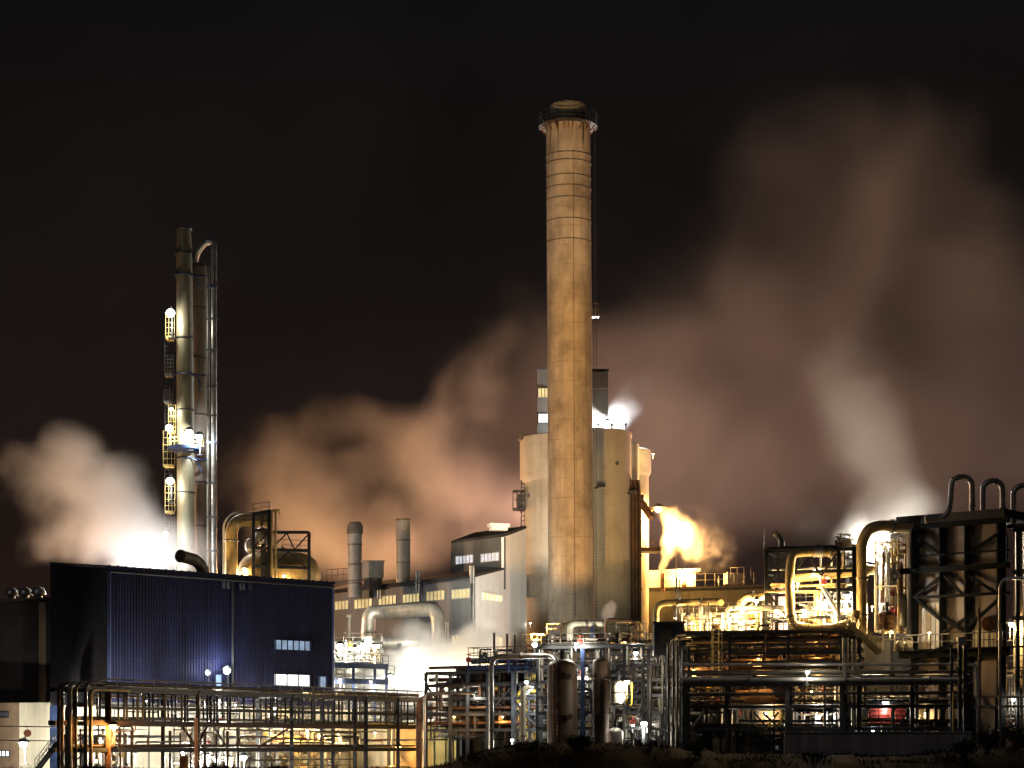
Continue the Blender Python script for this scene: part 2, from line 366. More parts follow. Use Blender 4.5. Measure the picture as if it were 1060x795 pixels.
# ladder and cages on the left silo
b = MB(); q = P(542.0, 640, 343); b.ladder(Vector((c1.x-r1-.25, c1.y-.5, Z(700, 343))), R(205, 343), (1,-.6,0), .7, .08, .8); b.build('ladder', M['steel'], s1)
for y0, y1, xa, xb in ((508, 528, 531, 543), (596, 617, 531, 543)):
    b = MB(); D = 342; lo = P(xa, y1, D); hi = P(xb, y0, D)
    b.box((lo.x, D-1.2, lo.z), (hi.x, D+1.2, lo.z+.25)); b.box((lo.x, D-1.2, hi.z-.2), (hi.x, D+1.2, hi.z))
    b.rail([(lo.x, D-1.15, lo.z), (hi.x, D-1.15, lo.z)], hi.z-lo.z-.2, .7, .07); b.rail([(lo.x, D+1.1, lo.z), (lo.x, D-1.15, lo.z)], hi.z-lo.z-.2, .7, .07)
    b.box((lo.x+.6, D-.6, lo.z+.25), (hi.x-.1, D+.6, hi.z-.6)); b.build('landing_cage', M['steel'], s1)
# little vents on the round silo
for x, y in ((637, 484), (547, 515)):
    q = P(x, y, 330) if x > 600 else P(x, y, 343)
    cc, rr = (c2, r2) if x > 600 else (c1, r1)
    d = q.x-cc.x; yy = cc.y-math.sqrt(max(.1, rr*rr-d*d)); b = MB(); b.tube([(q.x, yy+.2, q.z), (q.x, yy-.45, q.z-.1)], .33, 10); b.build('vent_stub', M['steel'], s2 if x > 600 else s1)
for x, y in ((617, 511), (650, 514)):
    q = P(x, y, 330); d = q.x-c2.x; yy = c2.y-math.sqrt(max(.1, r2*r2-d*d)); b = MB()
    b.beam((q.x-.5, yy+.1, q.z), (q.x+.4, yy-1.1, q.z+.3), .25); b.cbox((q.x+.5, yy-1.2, q.z+.3), 1.3, .8, .45); b.build('lamp_bracket', M['steel'], s2)
for x in (600, 618, 632, 646):
    b = MB(); q = P(x, 449, 330); b.tube([(q.x, c2.y-r2*.7, z2), (q.x, c2.y-r2*.7, z2+.9)], .12, 6); b.sphere((q.x, c2.y-r2*.7, z2+.9), .25); b.build('roof_post', M['steel'], s2)
b = MB(); b.cbox(P(541, 452, 341), 1.6, 2, 1.2); b.build('hatch', M['dark_cap'], s1)
# pipes and chute on the right flank
b = MB(); D = 329
for x, r in ((655.5, .45), (659, .35), (662.5, .25)): b.tube([P(x, 650, D), P(x, 515, D), P(x-2, 497, D)], r, 10)
for y in (540, 575, 610): b.cbox(P(659, y, D), 1.8, .5, .25)
t = thing('riser_pipes', 'brown riser pipes running up between the round and slim silos', 'pipe', P(658, HY, D)*1); b.build('riser', M['steel_brown'], t)
t = thing('chute', 'short inclined brown chute on the flank of the slim silo', 'chute', P(668, 528, 338))
b = MB(); b.beam(P(662, 517, 338), P(674.5, 536, 336), 1.1, .8); b.build('trough', M['rust'], t)
b = MB(); b.cbox(P(662, 516, 338), 1.4, 1.4, 1.2); b.build('hopper', M['steel_brown'], t)
t = thing('silo_landing', 'steel landing with handrail half way up the slim silo', 'platform', P(668, 571, 336))
b = MB(); D = 336; b.box(P(659, 570.5, D), P(682, 568.8, D+4)); b.build('deck', M['steel_brown'], t)
b = MB(); b.rail([P(661, 569, D), P(682, 569, D), P(682, 569, D+3.5)], 1.3, 1.2, .06); b.build('handrail', M['rust'], t)
# lift tower on the silo roof
Dt = 349; t = thing('lift_tower', 'dark clad lift tower rising behind the silo roofs with two lit windows', 'tower', P(592, HY, Dt))
lo = P(556, 640, Dt); hi = P(629.5, 384, Dt); lo.z = 0
b = MB(); b.box((lo.x, Dt, 0), (hi.x, Dt+9, hi.z)); b.build('wall', mat('tower_sheet', (.075,.062,.05), .6, .2, .2, .4, streak=.25), t)
b = MB(); b.box((lo.x-.15, Dt-.15, hi.z), (hi.x+.15, Dt+9.15, hi.z+.35)); b.build('roof', M['roof'], t)
b = MB(); q0 = P(613, 403, Dt); q1 = P(628, 386, Dt); b.box((q0.x, Dt-.9, q0.z), (q1.x, Dt+.05, q1.z)); b.build('ventilation_box', M['steel_brown'], t)
for x0, x1, y0, y1, mk in ((556.9, 567.5, 402, 411.5, 'win_warm'), (557.2, 568, 428.5, 437.5, 'win_hot')):
    a, c = P(x0, y1, Dt), P(x1, y0, Dt); f = MB()
    for k in range(4):
        xx = a.x+(c.x-a.x)*k/3; f.box((xx-.06, Dt-.14, a.z), (xx+.06, Dt-.02, c.z))
    f.box((a.x, Dt-.16, a.z-.1), (c.x, Dt-.02, a.z)); f.box((a.x, Dt-.16, c.z), (c.x, Dt-.02, c.z+.1))
    w = f.build('window', M['steel'], t); g = MB(); g.add([(a.x,Dt-.03,a.z),(c.x,Dt-.03,a.z),(c.x,Dt-.03,c.z),(a.x,Dt-.03,c.z)], [(0,1,2,3)]); g.build('pane', M[mk], w)
# ================================================================== GREY HALL
HL = Plane(343, 328, 490, 300); HG = Plane(490, 300, 545, 318)
ze = Z(598, 300); hall = thing('grey_hall', 'long grey sheet metal hall with a row of lit windows and a white gable', 'hall', HL.z(490, 0))
aL, aR = HL.z(330, 0), HL.z(490, 0); gR = HG.z(545, 0); g1 = HG.z(521.5, 0)
n2 = HL.n; dpt = 26
b = MB(); b.wall(aL, aR, 0, ze, .4, n2); b.build('long_wall', M['grey_sheet'], hall)
zt1 = Z(590, HG.D(521.5)); zt2 = Z(556, HG.D(521.5)); zt3 = Z(547, HG.D(545))
b = MB(); gn = HG.n
poly = [(aR.x, aR.y, 0), (gR.x, gR.y, 0), (gR.x, gR.y, zt3), (g1.x, g1.y, zt2), (g1.x, g1.y, zt1), (aR.x, aR.y, ze)]
b.prism(poly, (gn.x*.4, gn.y*.4, 0)); b.build('gable_wall', M['white_sheet'], hall)
# low roof from the eave up to the raised bay
sb = Vector((g1.x-aR.x, g1.y-aR.y, 0)); 
b = MB(); e = Vector((0,0,.35)); q = [Vector((aL.x,aL.y,ze)), Vector((aR.x,aR.y,ze)), Vector((g1.x,g1.y,zt1)), Vector((aL.x,aL.y,zt1))+sb]
b.prism([q[0]-n2.to_3d()*.4, q[1]-n2.to_3d()*.4, q[2], q[3]], e); b.build('low_roof', M['roof'], hall)
# raised bay: front wall parallel to the long wall through g1
tl = -HL.t if HL.t.x > 0 else HL.t
def on_line(p, d, x):
    u = (x-530)/F; k = (u*p.y-p.x)/(d.x-u*d.y); return Vector((p.x+d.x*k, p.y+d.y*k))
g1v = Vector((g1.x, g1.y)); bl = on_line(g1v, HL.t, 467)
b = MB(); b.wall(bl, g1v, zt1-3, zt2, .4, n2); b.build('bay_wall', mat('bay_sheet', (.12,.125,.115), .6, .1, .15, .3, streak=.15), hall)
back = Vector((gR.x-g1.x, gR.y-g1.y)); 
b = MB(); b.prism([(bl.x,bl.y,zt2+.02),(g1.x-n2.x*.5,g1.y-n2.y*.5,zt2+.02),(gR.x,gR.y,zt3+.02),(bl.x+back.x,bl.y+back.y,zt3+.02)], (0,0,.4)); b.build('bay_roof', M['roof'], hall)
b = MB(); b.wall(bl, bl+back, zt1-3, zt2, .4, (HL.t.x*.9, HL.t.y*.9)); b.build('bay_side', M['grey_sheet'], hall)
b = MB(); q = P(516, 548, 312); b.cbox(q+Vector((0,0,.6)), 3.2, 2, .5, .3); b.cbox(q+Vector((0,0,.1)), 2.6, 1.6, .6, .3); b.build('roof_vent', M['white_sheet'], hall)
def window(pl, x0, x1, y0, y1, parent, pane, bars=4, frame='steel', out=.06, off=0, name='window', rows=1):
    """framed window on a vertical plane: bars stand proud of the wall, the pane sits between them"""
    a = pl(x0, y1, off); c = pl(x1, y1, off); zb, zt = a.z, pl(x0, y0, off).z; d = (c-a); d.z = 0; n = pl.n.to_3d(); f = MB()
    for k in range(bars+1):
        p = a+d*(k/bars); w = .09 if k in (0, bars) else .05; f.beam((p.x-n.x*out, p.y-n.y*out, zb), (p.x-n.x*out, p.y-n.y*out, zt), w*1.6, .14)
    for zz in [zb+(zt-zb)*k/rows for k in range(rows+1)]:
        f.beam(Vector((a.x,a.y,zz))-n*(out+.012), Vector((a.x+d.x,a.y+d.y,zz))-n*(out+.012), .14, .12)
    w = f.build(name, M[frame], parent); g = MB(); o_ = n*.03
    g.add([Vector((a.x,a.y,zb))-o_, Vector((a.x+d.x,a.y+d.y,zb))-o_, Vector((a.x+d.x,a.y+d.y,zt))-o_, Vector((a.x,a.y,zt))-o_], [(0,1,2,3)]); g.build('pane', M[pane], w); return w
for x0, x1, y0, y1 in ((343.5,361,623,632),(367,385.5,621,630.5),(392,410.5,617.5,627),(417,434.5,615.5,624.5),(441.5,460.5,612.5,622.5),(468,486.5,610.5,620.5)):
    window(HL, x0, x1, y0, y1, hall, 'win_warm', 5, 'grey_box')
window(HL, 468, 488, 658, 667, hall, 'win_warm', 5, 'grey_box')
window(HG, 499, 519, 613, 620.5, hall, 'win_warm', 4, 'white_sheet'); window(HG, 499, 520, 657, 667, hall, 'win_warm', 4, 'white_sheet')
class Line:
    def __init__(s, p, d, n): s.p, s.t, s.n = p, d, n
    def __call__(s, x, y, off=0): q = on_line(s.p, s.t, x); return P(x, y, q.y)
BW = Line(g1v, HL.t, HL.n)
window(BW, 472, 490, 576, 584.5, hall, 'win_white', 5, 'grey_box'); window(BW, 498, 516.5, 573.5, 582.5, hall, 'win_white', 5, 'grey_box')
for x, y0, y1 in ((391.5,594,620),(431.5,591,614),(487.5,586,604)):
    b = MB(); q = HL(x, y1, -.5); b.tube([q, HL(x, y0, -.5)], .22, 8); b.tube([HL(x+2.6, y1, -.5), HL(x+2.6, y0, -.5)], .18, 8); b.build('flue', M['galv'], hall)
b = MB(); q = HL.z(490, 0, -.25); b.tube([q, Vector((q.x,q.y,ze-.2))], .16, 6); b.build('downpipe', M['galv'], hall)
b = MB(); b.tube([HL.z(335, ze-.1, -.5), HL.z(490, ze-.1, -.5)], .2, 6); b.build('gutter', M['steel'], hall)
# stacks and plant on its roof
def stack(x, ytop, ybot, D, rpx, label, m, hood=False, name='roof_stack', group='stacks on the hall roof'):
    c = P(x, ybot, D); h = R(ybot-ytop, D); r = R(rpx, D); t = thing(name, label, 'stack', c, group)
    b = MB(); b.lathe(c, [(r,-2),(r,h*.5),(r,h),(r*.86,h),(r*.86,h-2)], 28); b.build('shell', m, t)
    for k in (.03,.35,.68,.985): b = MB(); b.lathe(c+Vector((0,0,h*k)), [(r,-.14),(r+.1,-.1),(r+.1,.1),(r,.14)], 28); b.build('flange', M['clad_dim'], t)
    if hood: b = MB(); b.lathe(c+Vector((0,0,h)), [(r*1.12,-1.4),(r*1.12,-.2),(r*.8,.55),(r*.6,.55)], 28); b.build('hood', M['dark_cap'], t)
stack(367.5, 544, 606, 318, 7.4, 'shorter roof stack with a dark hood on the grey hall', M['grey_box'], True)
stack(417.5, 537, 607, 316, 7.4, 'taller plain roof stack standing alone on the grey hall', M['grey_box'])
t = thing('roof_unit', 'boxy pale ventilation unit beside the hooded roof stack', 'ventilation unit', P(386, 604, 316))
b = MB(); q = P(386, 604, 316); b.cbox(q+Vector((0,0,2.1)), 2.6, 2.6, 2.6, .5); b.build('casing', M['grey_box'], t)
b = MB(); b.cbox(q+Vector((0,0,-.1)), 2.2, 2.2, 1.8, .5); b.build('plinth', M['steel'], t)
b = MB(); b.cbox(q+Vector((0,0,3.5)), 2.9, 2.9, .18, .5); b.build('lid', M['clad'], t)
t = thing('roof_walkway', 'thin railed walkway on the hall roof left of the hooded stack', 'walkway', P(350, 604, 319))
b = MB(); b.beam(P(338, 603, 320), P(392, 599.5, 314.5), 1.0, .15); b.build('deck', M['steel'], t)
b = MB(); b.rail([P(338, 602, 320), P(361, 600.5, 317.6)], 1.9, 1.0, .05); b.build('handrail', M['steel'], t)
# ================================================================== BLUE BUILDING
BL = Plane(112, 230, 344, 253); zb0 = 11.6; zb1 = Z(587.5, 230)
bb = thing('blue_building', 'large box building clad in ribbed dark blue sheet metal', 'building', BL.z(112, 0))
a, c = BL.z(112, 0), BL.z(344, 0); n = BL.n.to_3d(); dv = (c-a); Lw = dv.length; dv.normalize()
b = MB(); prof = []; s_ = 0; pit = .40
while s_ < Lw-.01:
    for q, o in ((0,0),(.56,0),(.68,.085),(.88,.085)):
        if s_+q*pit < Lw: prof.append((s_+q*pit, o))
    s_ += pit
prof.append((Lw, 0)); vs = []
for zz in (zb0, zb1):
    for q, o in prof:
        p = a+dv*q-n*o; vs.append((p.x, p.y, zz))
k = len(prof); b.add(vs, [(i, i+1, k+i+1, k+i) for i in range(k-1)]); b.build('front_cladding', M['blue'], bb)
EP = P(52, 583.5, 246); ev = Vector((EP.x, EP.y)); zb2 = Z(583.5, 246)
en = Vector((a.x-ev.x, a.y-ev.y)); 
b = MB(); b.prism([(a.x,a.y,zb0),(ev.x,ev.y,zb0),(ev.x,ev.y,zb2),(a.x,a.y,zb1)], (.35,.6,0)); b.build('end_wall', M['blue_end'], bb)
b = MB(); w4 = Vector((c.x, c.y))+(ev-Vector((a.x,a.y)))
b.prism([(a.x-n.x*.3,a.y-n.y*.3,zb1),(c.x-n.x*.3,c.y-n.y*.3,zb1),(w4.x,w4.y,zb2),(ev.x,ev.y,zb2)], (0,0,.22)); b.build('roof', M['roof'], bb)
b = MB(); b.beam(a-n*.22+Vector((0,0,zb1-.05)), c-n*.22+Vector((0,0,zb1-.05)), .2, .4)
kk = int(Lw/1.1)
for i in range(kk+1): p = a+dv*(i*Lw/kk)-n*.35; b.cbox((p.x,p.y,zb1+.12), .28, .28, .3)
b.build('roof_edge', M['blue'], bb)
b = MB(); b.beam(a-n*.16+Vector((0,0,zb0)), a-n*.16+Vector((0,0,zb1)), .35); b.beam(c-n*.16+Vector((0,0,zb0)), c-n*.16+Vector((0,0,zb1)), .3); b.build('corner_flashing', mat('navy_trim', (.03,.04,.1), .4), bb)
b = MB(); b.prism([(a.x,a.y,zb0-.25),(c.x,c.y,zb0-.25),(w4.x,w4.y,zb0-.25),(ev.x,ev.y,zb0-.25)], (0,0,.22)); b.build('soffit', M['steel'], bb)
for zz in (zb0+5.2, zb0+10.6):
    b = MB(); b.beam(a-n*.1+Vector((0,0,zz)), c-n*.1+Vector((0,0,zz)), .03, .09); b.build('sheet_lap', M['blue'], bb)
b = MB(); b.tube([a-n*.42+Vector((0,0,zb1-.5)), c-n*.42+Vector((0,0,zb1-.5))], .14, 8); b.build('gutter', M['blue_end'], bb)
q = BL.z(240, 0, -.2); b = MB(); b.beam((q.x,q.y,zb0), (q.x,q.y,zb1-.3), .5, .25); b.build('downpipe', M['blue_end'], bb)
window(BL, 284.5, 320.5, 662, 672.5, bb, 'win_blue', 6, 'blue', .2, -.16); window(BL, 284, 320, 697.5, 710.5, bb, 'win_hot', 3, 'blue', .2, -.16, 'loading_opening')
window(BL, 222, 229, 698, 712, bb, 'win_blue', 1, 'blue', .2, -.16, 'door'); window(BL, 330, 337, 700, 713, bb, 'win_blue', 1, 'blue', .2, -.16, 'door')
M['rooflight'] = mat('dull_rooflight', (.10,.11,.17), .4, 0, .6, 1.6)
for x0, x1, y0, y1 in ((229,238,601.5,609.5),(246.5,253.5,603.5,611),(256,260.5,603.8,611.2)): window(BL, x0, x1, y0, y1, bb, 'rooflight', 2, 'blue', .16, -.16, 'wall_light_panel')
for x, y in ((57, 0),): 
    b = MB(); q = P(56, 800, 238); b.cbox((q.x, q.y, zb0/2-.2), .85, .85, zb0-.2); b.build('column', M['blue_steel'], bb)
# ground floor under it: cream wall set back
BG = Plane(112, 235, 372, 262); g0, g2 = BG.z(66, 0), BG.z(372, 0)
gh = thing('ground_floor_wall', 'brightly lit cream panel wall under the blue building behind the long pipe rack', 'wall', g0)
b = MB(); b.wall(g0, g2, 0, 11.2, .4, BG.n); b.build('panels', M['cream'], gh)
b = MB()
for x in range(76, 372, 26): q = BG.z(x, 0, -.06); b.beam((q.x,q.y,0), (q.x,q.y,11.1), .22, .1)
b.beam(BG.z(66, 7.6, -.14), BG.z(372, 7.6, -.14), .2, .3); b.build('joint_strip', M['steel'], gh)
# white hall seen to the left, under the end wall
WH = Plane(-30, 252, 92, 246); h0, h1_, h2 = WH.z(-30, 0), WH.z(20, 0), WH.z(92, 0)
wh = thing('cream_hall', 'pale cream lit hall with a brown end standing under the dark building at far left', 'hall', h1_)
b = MB(); b.wall(h1_, h2, 0, zb0+.3, .5, WH.n); b.build('cream_wall', M['cream'], wh)
b = MB(); b.wall(h0, h1_, 0, zb0+.3, .45, WH.n); b.build('brown_wall', M['brown_wall'], wh)
window(WH, 1, 9, 737, 742.5, wh, 'rooflight', 3, 'steel', .06, 0, 'vent_grille'); window(WH, -6, 10, 777, 783, wh, 'win_hot', 4, 'steel')
# dark hall at far left above it
DH = Plane(-40, 262, 53, 256); d0, d1 = DH.z(-40, 0), DH.z(53, 0); zd = Z(622, 258)
dh = thing('dark_hall', 'unlit black clad hall at the left edge with three domed roof vents', 'hall', d1)
b = MB(); b.wall(d0, d1, zb0+.35, zd, 10, DH.n); b.build('wall', M['black_sheet'], dh)
q0, q1 = DH.z(41, 0, -.15), DH.z(48, 0, -.15); b = MB(); b.wall(q0, q1, zb0+.4, zd-.3, .12, DH.n); b.build('pale_bay', M['brown_wall'], dh)
b = MB(); b.wall(DH.z(-40, 0, -.3), DH.z(53, 0, -.3), zd, zd+.3, 10.6, DH.n); b.build('roof', M['roof'], dh)
for x, l in ((12, 'left'), (26, ''), (40, '')):
    t = MB(); q = DH(x, 621, 4); t.lathe((q.x,q.y,zd+.3), [(.5,0),(.5,.7),(.95,.8),(.95,1.15),(.7,1.6),(.25,1.85),(.02,1.9)], 20); t.build('roof_vent', M['galv'], dh)
# ================================================================== STACK TOWER at left
D = 300; base = P(193, HY, D); base.z = 0
st = thing('exhaust_stack', 'slim olive steel stack, tallest at left, with a round blue platform', 'stack', base)
b = MB(); sx = lambda y: 190.5+2.6*(y-237)/350
ys = [(812,9.6),(590,9.6),(470,9.2),(385,8.9),(262,8.3),(258,8.3),(240,7.0),(237,7.1)]
b.tube([P(sx(y), y, D) if y < 800 else Vector((P(sx(590), 590, D).x+.05, D, 0)) for y, r in ys], 1, 32, radii=[R(r, D) for y, r in ys]); b.build('shell', mat('olive_stack', (.25,.23,.15), .5, .3, .3, .4, (1,1,.3), streak=.3), st)
for y in (237.5, 263, 350, 425, 510): b = MB(); b.ring(P(sx(y), y, D), R(8.6 if y > 240 else 7.2, D)+.05, .14, 32); b.build('flange', M['steel'], st)
b = MB(); q = P(sx(465), 466, D); b.lathe(q, [(1.3,-.5),(2.7,0),(2.75,.5),(1.3,.5)], 32); b.build('platform', M['blue_steel'], st)
b = MB()
for zz in (1.0, 1.6): b.ring(q+Vector((0,0,zz)), 2.7, .06, 28)
for k in range(18): a_ = 2*PI*k/18; p = q+Vector((2.7*math.cos(a_), 2.7*math.sin(a_), .4)); b.tube([p, p+Vector((0,0,1.3))], .05, 5)
b.build('railing', M['rail_y'], st)
for y in (285, 388, 475):
    b = MB(); p = P(sx(y), y, D); b.ring(p, R(9.4, D), .13, 28); b.beam(p+Vector((1.2,-.6,0)), P(215, y+1, D+1), .22); b.tube([p+Vector((.9,-1.1,0)), p+Vector((2.0,-1.0,-.5)), p+Vector((2.6,-.9,-2.2))], .14, 6, bend=.8)
    if y == 388: b.beam(p+Vector((-1.2,-.5,0)), P(172, y-1, D), .2)
    b.build('bracket', M['blue_steel'], st)
# second vessel and the tall return pipe
t = thing('absorber_column', 'thick pinkish grey column standing just behind the slim olive stack', 'column', Vector((P(205.5, HY, 304).x, 304, 0)))
q = P(205.5, HY, 304); b = MB(); r_ = R(10.5, 304); b.lathe((q.x, 304, 0), [(r_,0)]+[(r_, Z(280, 304)*k/8) for k in range(1, 9)]+[(r_*.8, Z(275, 304)),(r_*.4, Z(272, 304)),(.01, Z(271, 304))], 32); b.build('shell', mat('pink_grey_column', (.30,.25,.21), .6, .2, .3, .4, (1,1,.4), streak=.3), t)
for y in (320, 372, 430, 500, 545): b = MB(); b.ring((q.x, 304, Z(y, 304)), r_+.04, .1, 32); b.build('hoop', M['steel'], t)
t = thing('return_pipe', 'tall thin bright pipe bent over at its top beside the slim stack', 'pipe', Vector((P(221.5, HY, 299).x, 299, 0)))
b = MB(); q = P(221.5, HY, 299); b.tube([Vector((q.x, 299, 0)), P(221.5, 250, 299), P(212, 251, 299), P(204, 262, 300), P(202.5, 270, 301.5)], R(3.0, 299), 14, bend=2.2); b.build('pipe_run', M['galv'], t)
b = MB(); b.tube([Vector((P(215.5, HY, 300).x, 300, 0)), P(215.5, 275, 300)], R(1.7, 300), 10); b.build('side_pipe', M['clad_dim'], t)
for y in (297, 330, 362, 400, 430, 458, 500, 535, 570):
    b = MB(); b.beam(P(214, y, 298.8), P(224, y, 298.4), .28); b.cbox(P(221.5, y, 298.9), 1.1, .5, .3); b.build('pipe_clamp', M['blue_steel' if y in (297,458) else 'steel'], t)
t = thing('ladder_tower', 'narrow caged ladder tower with lit yellow cages left of the slim stack', 'ladder', Vector((P(176, HY, 300).x, 300, 0)))
q = P(176, HY, 300); b = MB(); b.ladder((P(173, HY, 300).x, 300, 4), Z(330, 300)-4, (1,0,0), .7, .06, .6); b.ladder((P(178.5, HY, 300).x, 300.6, 4), Z(318, 300)-4, (1,0,0), .5, .05, .6); b.build('ladder', M['steel'], t)
for xc, y0, y1, w in ((176,323,350,9),(178,419,448,7),(175,446,482,12),(176,497,530,10),(175,368,388,9),(174,404,416,9)):
    b = MB(); D = 299.6; xa, xb = xc-w/2, xc+w/2; m_ = 'rail_y' if w != 9 or y0 < 330 else 'rail'
    for yy in [y0+(y1-y0)*k/5 for k in range(6)]: b.beam(P(xa, yy, D), P(xb, yy, D), .07); b.beam(P(xa, yy, D+1.4), P(xb, yy, D+1.4), .07)
    for xx in (xa, xc-w*.15, xc+w*.2, xb): b.beam(P(xx, y1, D), P(xx, y0, D), .07); b.beam(P(xx, y1, D+1.4), P(xx, y0, D+1.4), .07)
    b.box(P(xa, y1+1, D-.1), P(xb, y1, D+1.6)); b.build('cage', M[m_], t)
# elbow exhaust on the blue roof
t = thing('roof_exhaust', 'rusty bent exhaust duct poking up behind the blue roof edge', 'duct', P(214, 596, 248))
b = MB(); b.tube([P(215, 606, 249), P(209, 587, 249), P(203, 580, 248.5), P(187, 575.5, 246)], R(6.2, 248), 18, bend=1.4, caps=False); b.build('duct', M['clad_dim'], t)
b = MB(); q0, q1 = P(187.6, 575.7, 246), P(186.4, 575.4, 245.8); b.tube([q0, q1], R(6.8, 248), 18); b.build('mouth', M['dark_cap'], t)
# ochre pipe bend and drum behind the blue building
D = 278
t = thing('ochre_pipe_bend', 'fat ochre pipe bend rising behind the blue building roof', 'pipe', P(240, HY, D).xy.to_3d())
b = MB(); b.tube([Vector((P(239.5, HY, D).x, D, 0)), P(239.5, 538, D), P(279, 538, D)], R(6.6, D), 20, bend=2.2); b.build('bend', M['pipe_ochre'], t)
b = MB(); b.tube([Vector((P(231.5, HY, D).x, D+1, 0)), P(231.5, 541, D+1), P(240, 531, D+1), P(262, 531, D+1)], R(1.0, D), 8, bend=1.4); b.build('tracer_pipe', M['clad'], t)
b = MB(); b.ring(P(0,0,D)*0+P(239.5, 560, D), R(6.8, D), .12, 20); b.cbox(P(272, 538, D), .3, 2.1, 2.1); b.build('flange', M['clad_dim'], t)
t = thing('ochre_drum', 'large ochre drum half hidden behind the blue roof edge', 'tank', P(262, HY, D+4).xy.to_3d())
b = MB(); b.tube([P(x, 596, D+4) for x in (246,247,249,253,259,266,300,312,321,327,330,332)], 1, 28, radii=[R(r, D+4) for r in (2,9,14,19,23,25,25,24,21,16,10,3)]); b.build('shell', M['pipe_ochre'], t)
b = MB(); b.cbox(P(262, 700, D+4), 1, 3, 14); b.cbox(P(314, 700, D+4), 1, 3, 14); b.cbox(P(276, 594, D+4), .8, 7.2, 6.9); b.build('saddle', M['steel'], t)
t = thing('drum_scaffold', 'black steel frame in front of the ochre drum above the blue roof', 'scaffold', P(290, HY, D-1).xy.to_3d())
b = MB()
for x, yt in ((262.5,532),(279,528),(320,551)):
    for dd in (-2.5, 0): q = P(x, HY, D+dd); b.beam((q.x, q.y, 0), P(x, yt, D+dd), .42 if x != 279 else .6)
b.build('post', M['steel'], t); b = MB()
for xa, ya, xb, yb in ((262,549,279,549),(262,532,279,529),(262,567,279,568),(279,551,320,551),(279,569,320,570),(262,586,320,588)): b.beam(P(xa, ya, D-2.5), P(xb, yb, D-2.5), .4); b.beam(P(xa, ya, D), P(xb, yb, D), .3)
b.build('beam', M['steel'], t); b = MB()
for xa, ya, xb, yb in ((263,566,279,550),(280,569,297,552),(297,552,305,569),(305,569,320,552),(292,566,320,590),(279,590,300,570)): b.beam(P(xa, ya, D-2.5), P(xb, yb, D-2.5), .18)
b.build('brace', M['steel'], t); b = MB()
for x in (281.5, 285.5): b.tube([Vector((P(x, HY, D-3.2).x, D-3.2, 0)), P(x, 529, D-3.2), P(x+3, 527.5, D-2.4), P(x+4, 531, D-2)], R(1.2, D), 8, bend=.5)
b.build('vent_pipe', M['pipe_ochre'], t)
b = MB(); b.rail([P(262, 531, D-2.5), P(279, 528, D-2.5)], 1.2, 1.2, .05); b.rail([P(292, 569, D-2.5), P(320, 570, D-2.5)], 1.4, 1.2, .05); b.build('handrail', M['rail'], t)
for x, y, s_ in ((271,556,.9),(259,565,.7)): b = MB(); b.sphere(P(x, y, D+1), s_*1.1, None, s_*1.6); b.build('expansion_pot', M['clad'], t)
# ================================================================== LONG PIPE RACK at left
RK = Plane(88, 200, 437, 250); dep = 5.0
ztop, zmid, zlow = Z(713, 200), Z(748, 200), Z(776.5, 200)
rk = thing('pipe_rack', 'long two storey pipe rack with handrail running in front of the blue building', 'pipe rack', RK.z(88, 0))
up = Vector((0,0,1))
PX = [112.5, 205, 302, 367.5, 379, 412, 436]
for x in PX:
    for o in (0, dep):
        q = RK.z(x, 0, o); b = MB(); wd = .5 if x == 112.5 else .42
        b.beam(q, q+up*(ztop+.2), wd); b.build('post', M['rust'] if x < 200 else M['steel'], rk)
for zz, hh in ((ztop,.5),(zmid,.5),(zlow,.45)):
    for o in (0, dep):
        b = MB(); b.beam(RK.z(88, zz, o), RK.z(437, zz, o), .3, hh); b.build('beam', M['steel_brown'] if zz == zmid else M['steel'], rk)
    for x in PX:
        b = MB(); b.beam(RK.z(x, zz-.05, .1), RK.z(x, zz-.05, dep-.1), .26, .4); b.build('cross_beam', M['steel'], rk)
rg = random.Random(11)
zr = Z(732, 200)
b = MB(); b.beam(RK.z(100, zr, .06), RK.z(437, zr, .06), .2, .34); b.build('beam', M['steel'], rk)
x = 99.0
while x < 434:
    wv = rg.choice((.14,.14,.2,.3)); o = rg.choice((0, 0, .5, dep)); q = RK.z(x, 0, o); b = MB(); b.beam((q.x,q.y,zmid), (q.x,q.y,ztop), wv, .2); b.build('hanger', M['steel'], rk)
    x += rg.uniform(2.6, 7)
for zz, L_ in ((ztop+.62, ((.6,.2),(1.5,.14),(2.4,.26),(3.4,.16),(4.3,.2))), (zmid+.5, ((.55,.15),(1.3,.12),(2.2,.22),(3.3,.14),(4.2,.18))), (zlow+.42, ((.6,.12),(1.6,.18),(2.8,.13),(4,.2)))):
    for o, r_ in L_:
        xa = rg.choice((90, 96, 104)) if zz < ztop else rg.choice((90, 93, 97)); xb = rg.choice((437, 437, 400))
        pts = [RK.z(xa, zz, o), RK.z(xb, zz, o)]
        if zz > ztop and xa < 97: pts = [RK.z(xa, 1, o)]+pts
        b = MB(); b.tube(pts, r_, 10, bend=.9); b.build('pipe', rg.choice((M['steel_brown'], M['pipe_dark'], M['clad_dim'], M['pipe_dark'])), rk)
for i, x in enumerate((91, 94.5, 98, 101.5, 105)):
    o = -.4+.5*i; r_ = (.15,.2,.13,.17,.15)[i]; zz = (ztop-.1, ztop+.1, zmid+.5, zmid+.1, ztop-.6)[i]
    b = MB(); b.tube([RK.z(x, 0, o), RK.z(x, zz, o), RK.z(x+40+20*i, zz, o)], r_, 12, bend=.8); b.build('riser', M['rust'] if i % 2 else M['pipe_ochre'], rk)
b = MB(); b.tube([RK.z(95, ztop+.3, -.2), RK.z(104, Z(704,203), -.2), RK.z(114, Z(703,203), -.2), RK.z(436, Z(703,203), -.2)], .09, 8, bend=.8); b.tube([RK.z(110, Z(707.5,203), -.2), RK.z(436, Z(707.5,203), -.2)], .06, 6)
